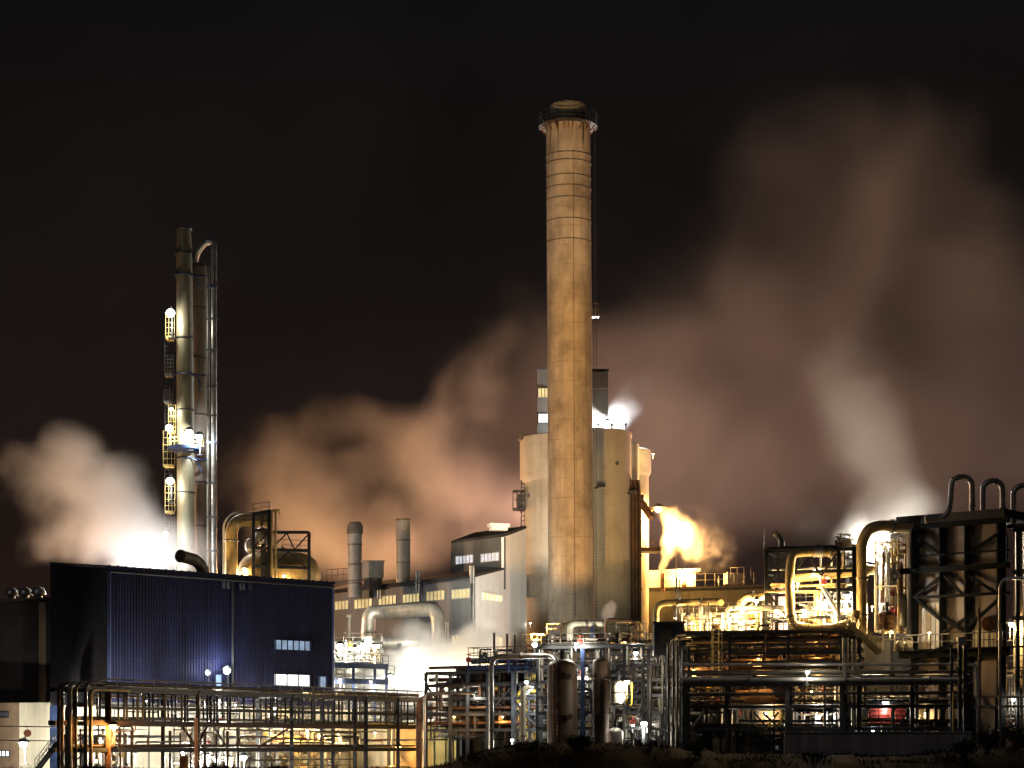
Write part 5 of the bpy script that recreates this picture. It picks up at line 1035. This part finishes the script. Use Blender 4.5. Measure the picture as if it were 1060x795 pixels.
def spot(t, target, power, angle, kind, blend=.15):
    """a beam thrown by floodlight t"""
    l = bpy.data.lights.new('beam_light', 'SPOT'); l.energy = power*(.42 if D < 227 else .3 if D < 285 else 1)*LK; l.color = LC[kind]; l.spot_size = math.radians(angle); l.spot_blend = blend; l.shadow_soft_size = .3
    o = bpy.data.objects.new('beam_source', l); COL.objects.link(o); o.parent = t; d = Vector(target)-t.location
    o.location = d.normalized()*.9; o.rotation_euler = d.to_track_quat('-Z', 'Y').to_euler()
KW = 1000; LK = 1.0
# stack tower
lamp(176.5, 324, 297.5, 'white', 1.5*KW, 'topmost white lamp on the caged ladder of the slim stack', 2.7, bare=True)
lamp(177, 423, 298.5, 'white', .6*KW, 'small white lamp on the ladder just above the blue platform lamps', 1.0)
lamp(175, 443, 297.5, 'white', 1*KW, 'white lamp on the ladder left of the round blue platform', 2.2, bare=True)
lamp(176, 498, 297.5, 'white', 1.2*KW, 'white lamp on the ladder below the round blue platform', 2.4, bare=True)
lamp(171, 552, 295, 'cool', 2.5*KW, 'lowest white lamp on the ladder glowing through the steam', 1.3)
lamp(196, 447, 297, 'white', 2.2*KW, 'left lamp of the bright pair above the round blue platform', 2.0)
lamp(206, 452, 297.5, 'cool', 3*KW, 'right lamp of the bright pair above the round blue platform', 2.0)
# blue building
for x, y, lb, s_, pw in ((215, 696.5, 'smaller left lamp of the pair over the blue building door', 1.1, 1.4), (235, 694.5, 'brighter right lamp of the pair over the blue building door', 1.7, 3.2)):
    q = BL(x, y, -1.2); lamp(x, y, q.y, 'cool', pw*KW, lb, s_, (0,-.5,.3))
lamp(253, 589, 279, 'warm', 4*KW, 'warm lamp glaring on the ochre drum behind the blue roof', 1.0)
lamp(294, 596, 276, 'warm', 2.5*KW, 'warm lamp at the right half of the ochre drum', .8)
t = lamp(226, 604, 272, 'warm', 6*KW, 'warm lamp hidden behind the blue roof under the ochre bend', .9); spot(t, P(200, 400, 300), 18*KW, 50, 'warm', .8)
# under the rack
lamp(117, 752, 202, 'sodium', 6*KW, 'big orange sodium lamp at the left end of the long pipe rack', 1.5)
lamp(24, 770, 240, 'white', 24*KW, 'glaring white lamp before the cream wall at far left', 1.9)
lamp(84, 745, 234, 'white', 20*KW, 'white lamp behind the bent pipes left of the long pipe rack', 1.0)
for x, y, D, k, pw, s_, lb in ((188,777,224,'white',6,1.4,'white lamp above the orange drum under the pipe rack'),(213,783,219,'white',4,1.5,'white lamp low in the dark pump skid'),(252,784,224,'white',5,1.6,'white lamp at the right end of the dark pump skid'),(150,726,222,'white',4,.8,'white lamp high behind the left end of the long pipe rack'),(226,725,224,'white',5,.8,'white lamp high behind the pipe rack above the pump skid'),(284,733,238,'white',4,.7,'white lamp high behind the middle of the long pipe rack'),(318,756,242,'warm',3,.7,'warm lamp among the yellowish pipe skid'),(350,758,246,'warm',3,.7,'warm lamp at the right end of the yellowish pipe skid'),(140,781,224,'white',3,.7,'low white lamp by the orange lit skid')):
    lamp(x, y, D+3, k, pw*KW*4.0, lb, s_)
lamp(412.5, 774, 248, 'sodium', 3.2*KW, 'orange sodium lamp low in front of the orange shed panel', 1.35)
lamp(388, 758, 250, 'warm', 2.4*KW, 'warm lamp in front of the bright yellow shed panel', .7)
lamp(455, 762, 238, 'warm', 1.2*KW, 'warm lamp low at the pale green shed panel', .6)
# white steam yard
for x, y, D, k, pw, s_, lb in ((352,668,262,'white',8,1.5,'left white lamp over the blue work platform'),(376,667,262,'white',7,1.2,'white lamp beside the pale pot on the blue work platform'),(386,668.5,261,'warm',3,.8,'small pinkish lamp at the right end of the blue work platform'),(404,700,266,'white',6,1.2,'white lamp drowned in the white steam right of the platform'),(352,704,262,'white',8,1.2,'white lamp below the left end of the blue work platform'),(384,706,262,'white',8,1.1,'white lamp below the right end of the blue work platform'),(440,706,268,'white',7,1.0,'white lamp deep in the white steam cloud'),(428,678,274,'white',6,.7,'faint white lamp in the steam under the fat grey duct'),(478,704,268,'white',16,.9,'white lamp at the right end of the white steam cloud'),(503,690,270,'warm',20,.8,'warm lamp added inside the right end of the white steam cloud')):  # the warm lamp at the right end is added to brighten the steam
    t = lamp(x, y, D, k, pw*KW, lb, s_)
    if x == 376: spot(t, P(420, 640, 284), 70*KW, 70, 'white', .8)
# hall and silos
t = lamp(503, 700, 277, 'white', 2*KW, 'floodlight low before the white gable, throwing its beam up the gable', .8); spot(t, P(512, 596, 309), 105*KW, 40, 'white', .9)
t = lamp(462, 712, 250, 'warm', 2*KW, 'floodlight behind the dark pipe frame, throwing its beam at the grey hall', .7); spot(t, P(430, 630, 310), 150*KW, 60, 'white', .6)
t = lamp(330, 722, 256, 'white', 2*KW, 'floodlight at the corner of the blue building, throwing its beam at the grey hall', .6); spot(t, P(390, 610, 318), 40*KW, 50, 'white', .6)
t = lamp(553.5, 667.5, 216, 'white', 2.5*KW, 'white lamp at the left end of the central deck', 1.15, (0,-.8,.2)); spot(t, P(590, 300, 300), 1600*KW, 53, 'sodium', .18); spot(t, P(589, 140, 300), 330*KW, 20, 'white', .8); spot(t, P(515, 588, 312), 1000*KW, 14, 'white', .5)
t = lamp(604, 706, 219, 'white', 1.2*KW, 'white lamp between the two brown columns', .5); spot(t, P(598, 540, 320), 40*KW, 40, 'white', .7)
lamp(545, 706, 222, 'cool', 1.2*KW, 'white lamp left of the wide brown column, upper', .9)
lamp(628.5, 438, 349-2, 'cool', 75*KW, 'brilliant white lamp on the silo roof glowing in steam', 1.9)
b = MB(); b.beam(P(668, 529, 345), P(682, 524.5, 343.4), .3); b.beam(P(668, 533, 345), P(678, 526, 343.6), .15); b.build('bracket_arm', M['rust'], s3)
t = lamp(681.5, 527, 343, 'sodium', 24*KW, 'brilliant orange lamp on the flank of the slim silo', 2.6, pole=False)
t = lamp(549, 645, 319, 'white', .2*KW, 'floodlight right of the white gable, throwing its beam up the wide silo', .6); spot(t, P(556, 510, 343), 60*KW, 40, 'white', .9)
t = lamp(694, 646, 262, 'white', 2*KW, 'floodlight behind the dark box cabin, throwing its beam up the plain round silo', .6); spot(t, P(640, 540, 330), 170*KW, 26, 'warm', .7)
lamp(676, 470, 340, 'warm', 1.5*KW, 'warm lamp at the head of the slim silo', .6)
lamp(709, 590, 351, 'sodium', 40*KW, 'unseen orange lamp added on the low building roof inside the glowing steam', 1.2)  # unseen lamp added on the roof to light the steam jet
lamp(700, 548, 346, 'sodium', 40*KW, 'mast lamp added to light the core of the glowing orange steam', 1.2)  # lamp added to brighten the steam core, its mast made up to hold it
b = MB(); b.tube([P(700, 608, 346.6), P(700, 549, 346.6)], .12, 8); tag(b.build('fill_lamp_mast', M['steel']), 'thin mast added to carry the lamp inside the glowing orange steam', 'mast')
# centre
for x, y, D, k, pw, s_, lb in ((544.5,712,215,'white',.8,.85,'white lamp left of the wide brown column, lower'),(596,666,210.5,'white',4,.6,'warm lamp at the foot of the white bend on the central deck'),(646,664,215,'warm',2,.5,'warm lamp at the right end of the central deck'),(658,676,212,'white',1.5,1.0,'white lamp hanging under the right end of the central deck'),(649,706,204.3,'white',2.2,1.2,'white lamp beside the bulging white vessel'),(667,749,208.5,'white',2.6,1.5,'large white lamp low beside the upright pipe bundle'),(655,751,210,'white',1.2,.6,'small white lamp over the squat grey vessel'),(491,717,223,'white',1.2,.7,'small white lamp in the middle of the dark pipe frame'),(540,729,218,'cool',1.4,.8,'white lamp beside the white riser pipe'),(530,766,217,'white',1.2,.7,'low white lamp at the foot of the white riser pipe'),(697,690,205,'white',.3,.45,'tiny white lamp on the black risers'),(470,742,222,'sodium',1.5,.5,'orange lamp inside the dark pipe frame'),(520,742,222,'sodium',1.5,.5,'orange lamp behind the tall galvanised pipe')):
    lamp(x, y, D+5, k, pw*KW, lb, s_)
# yellow deck and right structures
for x, y, D, k, pw, s_, lb in ((699,640,211,'warm',3,.6,'warm lamp at the left end of the yellow deck'),(735,645,209,'warm',4,.6,'warm lamp by the yellow caged ladder'),(757,640,210,'warm',6,.9,'warm lamp in the middle of the yellow deck'),(783,622,211,'warm',6,1.0,'warm lamp left of the black braced tower'),(804,634,209,'warm',4,.7,'warm lamp at the foot of the black braced tower'),(832,632,208,'warm',6,.9,'warm lamp inside the looping pipe, left'),(856,622,208,'warm',6,.9,'warm lamp under the short fat main, inside the looping pipe'),(877.5,617,207.5,'cool',4,1.5,'cool white lamp beside the looping pipe end'),(843,590,208,'warm',3,.5,'small warm lamp between the two ochre mains'),(908,575,209,'warm',6,1.0,'warm lamp under the top bend of the gooseneck duct'),(937,588.5,213,'warm',6,1.7,'brightest warm lamp at the left edge of the dark clad building'),(920,610,208,'warm',4,.7,'warm lamp in the middle of the glaring pipe tangle'),(922,652,206,'warm',2.5,.8,'warm lamp at the pale hopper stand'),(836,695.5,193,'white',1.0,.9,'white lamp hanging from the long pipe bridge'),(917,728,203,'white',1.6,1.5,'large white lamp over the yellow guard rail'),(903.5,755.5,199,'cool',.8,.8,'white lamp above the grey boundary wall'),(1047,646,200,'warm',6,1.3,'warm lamp on the lit panels at the right edge'),(1049,724,201,'white',1.6,.9,'white lamp behind the bright pipes at the lower right edge'),(793,738.5,208,'cool',.5,.4,'tiny cool lamp at the yellow braces'),(848,742,205,'white',5,.5,'white lamp under the blue canopy'),(840,716,206,'warm',4,.5,'warm lamp in the bay beside the red cabinet'),(800,743,206,'warm',4,.5,'warm lamp on the mottled yellow tank'),(718,694,206,'sodium',2.6,.5,'orange lamp glinting below the packed dark pipes'),(962,655,198,'warm',2.2,.5,'warm lamp in front of the upper brown slatted panels'),(958,738,207,'warm',.8,.5,'warm lamp in front of the lower brown slatted panels'),(1040,558,206.5,'cool',.4,.45,'small cool lamp beside the teal window'),(738,674,206,'sodium',4,.35,'left orange lamp added deep in the packed dark pipes'),(785,682,206,'sodium',4,.35,'orange lamp added deep in the packed dark pipes under the braced tower'),(868,681,206,'sodium',4,.35,'orange lamp added in the packed dark pipes beside the grey ducts'),(845,672,206,'sodium',3.5,.4,'orange lamp inside the packed dark pipes')):  # orange lamps among the packed pipes are added to lighten the frame's inside
    lamp(x, y, D+(5 if y > 660 else 4.5 if x < 893 else 8), k, pw*KW*(2.1 if y < 660 and x < 893 else .8), lb, s_)
for x, y, D, s_, lb in ((716,645,211.5,.5,'small warm lamp added in front of the ochre box pot on the yellow deck'),(768,630,212,.5,'small warm lamp added in front of the fat ochre bend'),(826,604,210.3,.5,'small warm lamp added at the inner left side of the looping pipe'),(862,638,210.4,.6,'small warm lamp added low inside the looping pipe, right'),(903,628,216,.4,'small warm lamp added right of the gooseneck duct')): lamp(x, y, D, 'warm', 5*KW, lb, s_)  # small lamps added to light the front surfaces on the deck
#
t = lamp(895, 585, 216, 'white', 10*KW, 'white lamp behind the gooseneck duct glowing up into the steam', .8); spot(t, P(884, 430, 247), 170*KW, 60, 'white', .9); lamp(912, 566, 244, 'white', 95*KW, 'unseen white lamp added inside the pale steam behind the gooseneck duct', .8)  # second lamp added inside the steam to brighten it
# unseen lamps added behind the buildings to light the clouds
for x, y, D, k, pw, lb in ((318,602,372,'amber',100,'unseen orange lamp added behind the left end of the grey hall roof'),(440,600,376,'amber',38,'unseen orange lamp added behind the raised bay of the grey hall'),(560,560,400,'rose',50,'unseen orange lamp added far behind the wide silo'),(735,610,392,'rose',140,'unseen orange lamp added behind the low building railings'),(850,640,370,'rose',150,'unseen orange lamp added behind the black braced tower'),(980,640,370,'rose',85,'unseen orange lamp added behind the dark clad building'),(40,640,300,'tan',75,'unseen orange lamp added behind the dark end of the blue building'),(150,604,286,'cool',12,'unseen white lamp added behind the blue roof edge')):
    lamp(x, y, D, k, pw*KW, lb, 1.0, (0,-.2,.9), None, 'cloud_fill_lamp')
# ================================================================== STEAM AND SMOKE
def plume(name, label, blobs, dens, nscale=.06, warp=5, erode=.9, lo=.12, hi=.75, step=1.0, detail=3, col=(.95,.95,.95), aniso=.0):
    """blobs: (column, row, half width px, half height px, metres away, half depth m, weight)"""
    bl = [(P(x, y, D), Vector((R(rx, D), ry_, R(ry, D))), w) for x, y, rx, ry, D, ry_, w in blobs]
    o0 = bl[0][0]; b = MB()
    for c, r, w in bl: b.sphere(c, r.x*1.05, r.y*1.05, r.z*1.05, 18, 12)
    o = b.build(name, M['steel']); mod = o.modifiers.new('skin', 'REMESH'); mod.mode = 'VOXEL'; mod.voxel_size = max(.35, min(min(r) for _, r, _ in bl)*.22)
    dg = bpy.context.evaluated_depsgraph_get(); me = bpy.data.meshes.new_from_object(o.evaluated_get(dg)); o.modifiers.clear(); o.data = me
    me.transform(Matrix.Translation(-o0)); o.location = o0
    m = bpy.data.materials.new(name); m.use_nodes = True; nt = m.node_tree; N = nt.nodes; L = nt.links; N.clear()
    out = N.new('ShaderNodeOutputMaterial'); vol = N.new('ShaderNodeVolumePrincipled'); L.new(vol.outputs[0], out.inputs['Volume'])
    vol.inputs['Color'].default_value = (*col, 1); vol.inputs['Anisotropy'].default_value = aniso
    tc = N.new('ShaderNodeTexCoord'); n1 = N.new('ShaderNodeTexNoise'); n1.inputs['Scale'].default_value = nscale; n1.inputs['Detail'].default_value = 2; L.new(tc.outputs['Object'], n1.inputs['Vector'])
    sub = N.new('ShaderNodeVectorMath'); sub.operation = 'SUBTRACT'; L.new(n1.outputs['Color'], sub.inputs[0]); sub.inputs[1].default_value = (.5,.5,.5)
    ws = N.new('ShaderNodeVectorMath'); ws.operation = 'SCALE'; ws.inputs['Scale'].default_value = warp*2; L.new(sub.outputs[0], ws.inputs[0])
    pw = N.new('ShaderNodeVectorMath'); pw.operation = 'ADD'; L.new(tc.outputs['Object'], pw.inputs[0]); L.new(ws.outputs[0], pw.inputs[1]); acc = None
    for c, r, w in bl:
        s = N.new('ShaderNodeVectorMath'); s.operation = 'SUBTRACT'; L.new(pw.outputs[0], s.inputs[0]); s.inputs[1].default_value = c-o0
        d = N.new('ShaderNodeVectorMath'); d.operation = 'DIVIDE'; L.new(s.outputs[0], d.inputs[0]); d.inputs[1].default_value = r
        ln = N.new('ShaderNodeVectorMath'); ln.operation = 'LENGTH'; L.new(d.outputs[0], ln.inputs[0])
        mr = N.new('ShaderNodeMapRange'); mr.interpolation_type = 'SMOOTHSTEP'; mr.inputs[1].default_value = .1; mr.inputs[2].default_value = 1; mr.inputs[3].default_value = w; mr.inputs[4].default_value = 0; L.new(ln.outputs['Value'], mr.inputs[0])
        if acc is None: acc = mr.outputs[0]
        else:
            a = N.new('ShaderNodeMath'); a.operation = 'ADD'; L.new(acc, a.inputs[0]); L.new(mr.outputs[0], a.inputs[1]); acc = a.outputs[0]
    n2 = N.new('ShaderNodeTexNoise'); n2.inputs['Scale'].default_value = nscale*2.2; n2.inputs['Detail'].default_value = detail; n2.inputs['Roughness'].default_value = .55; L.new(pw.outputs[0], n2.inputs['Vector'])
    e1 = N.new('ShaderNodeMath'); e1.operation = 'SUBTRACT'; L.new(n2.outputs['Fac'], e1.inputs[0]); e1.inputs[1].default_value = .52
    e2 = N.new('ShaderNodeMath'); e2.operation = 'MULTIPLY_ADD'; L.new(e1.outputs[0], e2.inputs[0]); e2.inputs[1].default_value = erode; L.new(acc, e2.inputs[2])
    mn = N.new('ShaderNodeMath'); mn.operation = 'MULTIPLY'; L.new(e2.outputs[0], mn.inputs[0])   # nothing where no puff reaches
    ac = N.new('ShaderNodeMapRange'); ac.inputs[1].default_value = 0; ac.inputs[2].default_value = .25; L.new(acc, ac.inputs[0]); L.new(ac.outputs[0], mn.inputs[1])
    f = N.new('ShaderNodeMapRange'); f.interpolation_type = 'SMOOTHSTEP'; f.inputs[1].default_value = lo; f.inputs[2].default_value = hi; f.inputs[4].default_value = dens; L.new(mn.outputs[0], f.inputs[0])
    L.new(f.outputs[0], vol.inputs['Density']); me.materials.clear(); me.materials.append(m); m.cycles.volume_step_rate = step; m.cycles.volume_sampling = 'EQUIANGULAR' if False else 'MULTIPLE_IMPORTANCE'
    return tag(o, label, 'steam' if 'steam' in name else 'smoke', None, 'stuff')
plume('steam_cloud', 'white to orange steam billowing left from behind the blue building roof',
      [(150,562,82,50,288,9,1),(108,545,80,60,288,10,1),(80,495,66,60,288,10,.8),(78,460,44,42,288,8,.65),(35,490,64,58,288,8,.5),(128,508,58,50,288,8,.75),(192,576,60,32,288,7,.7),(40,560,60,40,289,8,.22)], .085, .075, 4.2, 1.2, .03, 1.35, .5, 5)
plume('smoke_cloud', 'orange brown smoke curling up behind the grey hall stacks',
      [(298,490,60,90,395,16,.8),(325,550,75,75,395,16,1),(405,565,95,60,395,16,1),(445,480,80,85,395,16,.9),(375,430,110,42,395,14,.7),(250,485,60,80,398,14,.3),(480,415,80,75,400,16,.5),(500,520,85,90,400,16,.6),(520,370,60,90,405,16,.35),(368,488,64,64,399,14,.62)], .032, .05, 8, 1.1, .0, 1.4, .6, 6)
plume('smoke_cloud', 'vast grey brown smoke drifting to the upper right behind the chimney',
      [(560,400,90,150,440,26,.6),(650,400,130,130,440,28,1.0),(730,340,170,150,445,32,.8),(840,240,190,150,450,34,.6),(790,140,120,90,450,26,.22),(970,250,180,180,452,34,.45),(700,500,170,140,440,30,.7),(860,430,190,190,448,34,.7),(1020,450,170,190,452,34,.75),(1060,300,120,170,455,34,.45),(920,170,130,90,452,30,.3),(545,510,70,110,440,22,.5)], .0135, .02, 22, .95, .0, 1.25, .5, 6)
plume('steam_cloud', 'pale steam rising from behind the gooseneck duct at right',
      [(932,530,66,50,245,7,.9),(915,490,60,60,246,7,.9),(893,445,72,70,247,8,.85),(866,388,72,72,248,8,.45),(915,560,60,35,245,7,.9),(850,550,60,50,247,7,.2),(830,500,60,60,248,7,.12)], .09, .09, 3, .7, .02, 1.2, .6)
plume('steam_cloud', 'glowing orange steam jet from the rusty spout on the low building roof',
      [(687,584,6,16,346,1.6,1),(691,566,11,20,346,2.6,1.1),(697,548,17,23,346,3.2,1.3),(704,551,20,24,346,3.6,1.0),(715,566,24,24,347,4,.4),(694,532,19,14,346,3,.6),(722,548,60,62,348,6,.2),(748,576,50,44,349,5,.16)], .42, .24, 1.5, 1.0, .02, 1.5, .4, 5)
plume('steam_cloud', 'dense white steam filling the yard below the fat grey duct',
      [(410,700,65,36,272,7,1.1),(458,690,70,40,272,7,1.2),(435,662,48,34,272,6,.6),(488,678,60,36,272,6,1.2),(500,662,44,24,272,5,1.0),(395,714,85,28,271,6,1.1),(352,700,40,46,271,4,.2)], .42, .16, 2.4, .9, .02, 1.3, .5, 5)
plume('steam_cloud', 'cool white steam glowing round the lamp on the silo roof',
      [(630,437,26,20,351,4,1.4),(640,426,34,26,353,6,.5),(656,404,40,44,355,7,.22)], .12, .12, 2.5, .8, .02, 1.2, .5, 4)
plume('steam_cloud', 'small pink puff of steam behind the right end of the central deck',
      [(629,635,11,12,226,1.1,1),(633,627,9,10,226,1,.8)], 1.2, .5, .4, .6, .05, .8, .4)
# ================================================================== NIGHT SKY, CAMERA, RENDER
w = bpy.data.worlds.new('World'); scene.world = w; w.use_nodes = True; nt = w.node_tree; N = nt.nodes; L = nt.links
bg = N['Background']; tc = N.new('ShaderNodeTexCoord'); sx_ = N.new('ShaderNodeSeparateXYZ'); L.new(tc.outputs['Generated'], sx_.inputs[0])
cr = N.new('ShaderNodeValToRGB'); e = cr.color_ramp.elements
stops = [(0,(.030,.017,.012)),(.10,(.018,.0105,.0085)),(.20,(.0092,.0064,.0058)),(.35,(.0047,.0042,.0042)),(1,(.003,.003,.0032))]
e[0].position, e[0].color = stops[0][0], (*stops[0][1], 1); e[1].position, e[1].color = stops[-1][0], (*stops[-1][1], 1)
for p_, c_ in stops[1:-1]: k_ = e.new(p_); k_.color = (*c_, 1)
nz = N.new('ShaderNodeTexNoise'); nz.inputs['Scale'].default_value = 5; nz.inputs['Detail'].default_value = 4; L.new(tc.outputs['Generated'], nz.inputs['Vector'])
nm = N.new('ShaderNodeMapRange'); nm.inputs[1].default_value = .3; nm.inputs[2].default_value = .7; nm.inputs[3].default_value = .72; nm.inputs[4].default_value = 1.35; L.new(nz.outputs['Fac'], nm.inputs[0]); L.new(nm.outputs[0], bg.inputs[1])
L.new(sx_.outputs[2], cr.inputs[0]); L.new(cr.outputs[0], bg.inputs[0])
cam = bpy.data.cameras.new('camera'); co = bpy.data.objects.new('camera', cam); COL.objects.link(co); co.location = (0, 0, CZ); co.rotation_euler = (PI/2, 0, 0)
cam.sensor_width = 36; cam.lens = 36*F/1060; cam.shift_y = (HY-397.5)/1060; cam.clip_end = 6000; cam.clip_start = .5; scene.camera = co
vs = scene.view_settings; vs.view_transform = 'Standard'; vs.look = 'None'; vs.gamma = 1; vs.exposure = 0; vs.use_curve_mapping = False
sl = bpy.data.lights.new('front_fill', 'SUN'); sl.energy = .10; sl.angle = math.radians(25); sl.color = (.95,.93,1); so = bpy.data.objects.new('front_fill', sl); COL.objects.link(so); so.rotation_euler = (math.radians(52), 0, math.radians(-25))  # dim sun added as a front fill to lift the blacks
c = scene.cycles; c.max_bounces = 5; c.diffuse_bounces = 2; c.glossy_bounces = 2; c.transmission_bounces = 2; c.volume_bounces = 1; c.transparent_max_bounces = 8
c.sample_clamp_indirect = 3; c.caustics_reflective = False; c.caustics_refractive = False; c.use_denoising = True; c.use_adaptive_sampling = True; c.adaptive_threshold = .02; c.use_light_tree = True
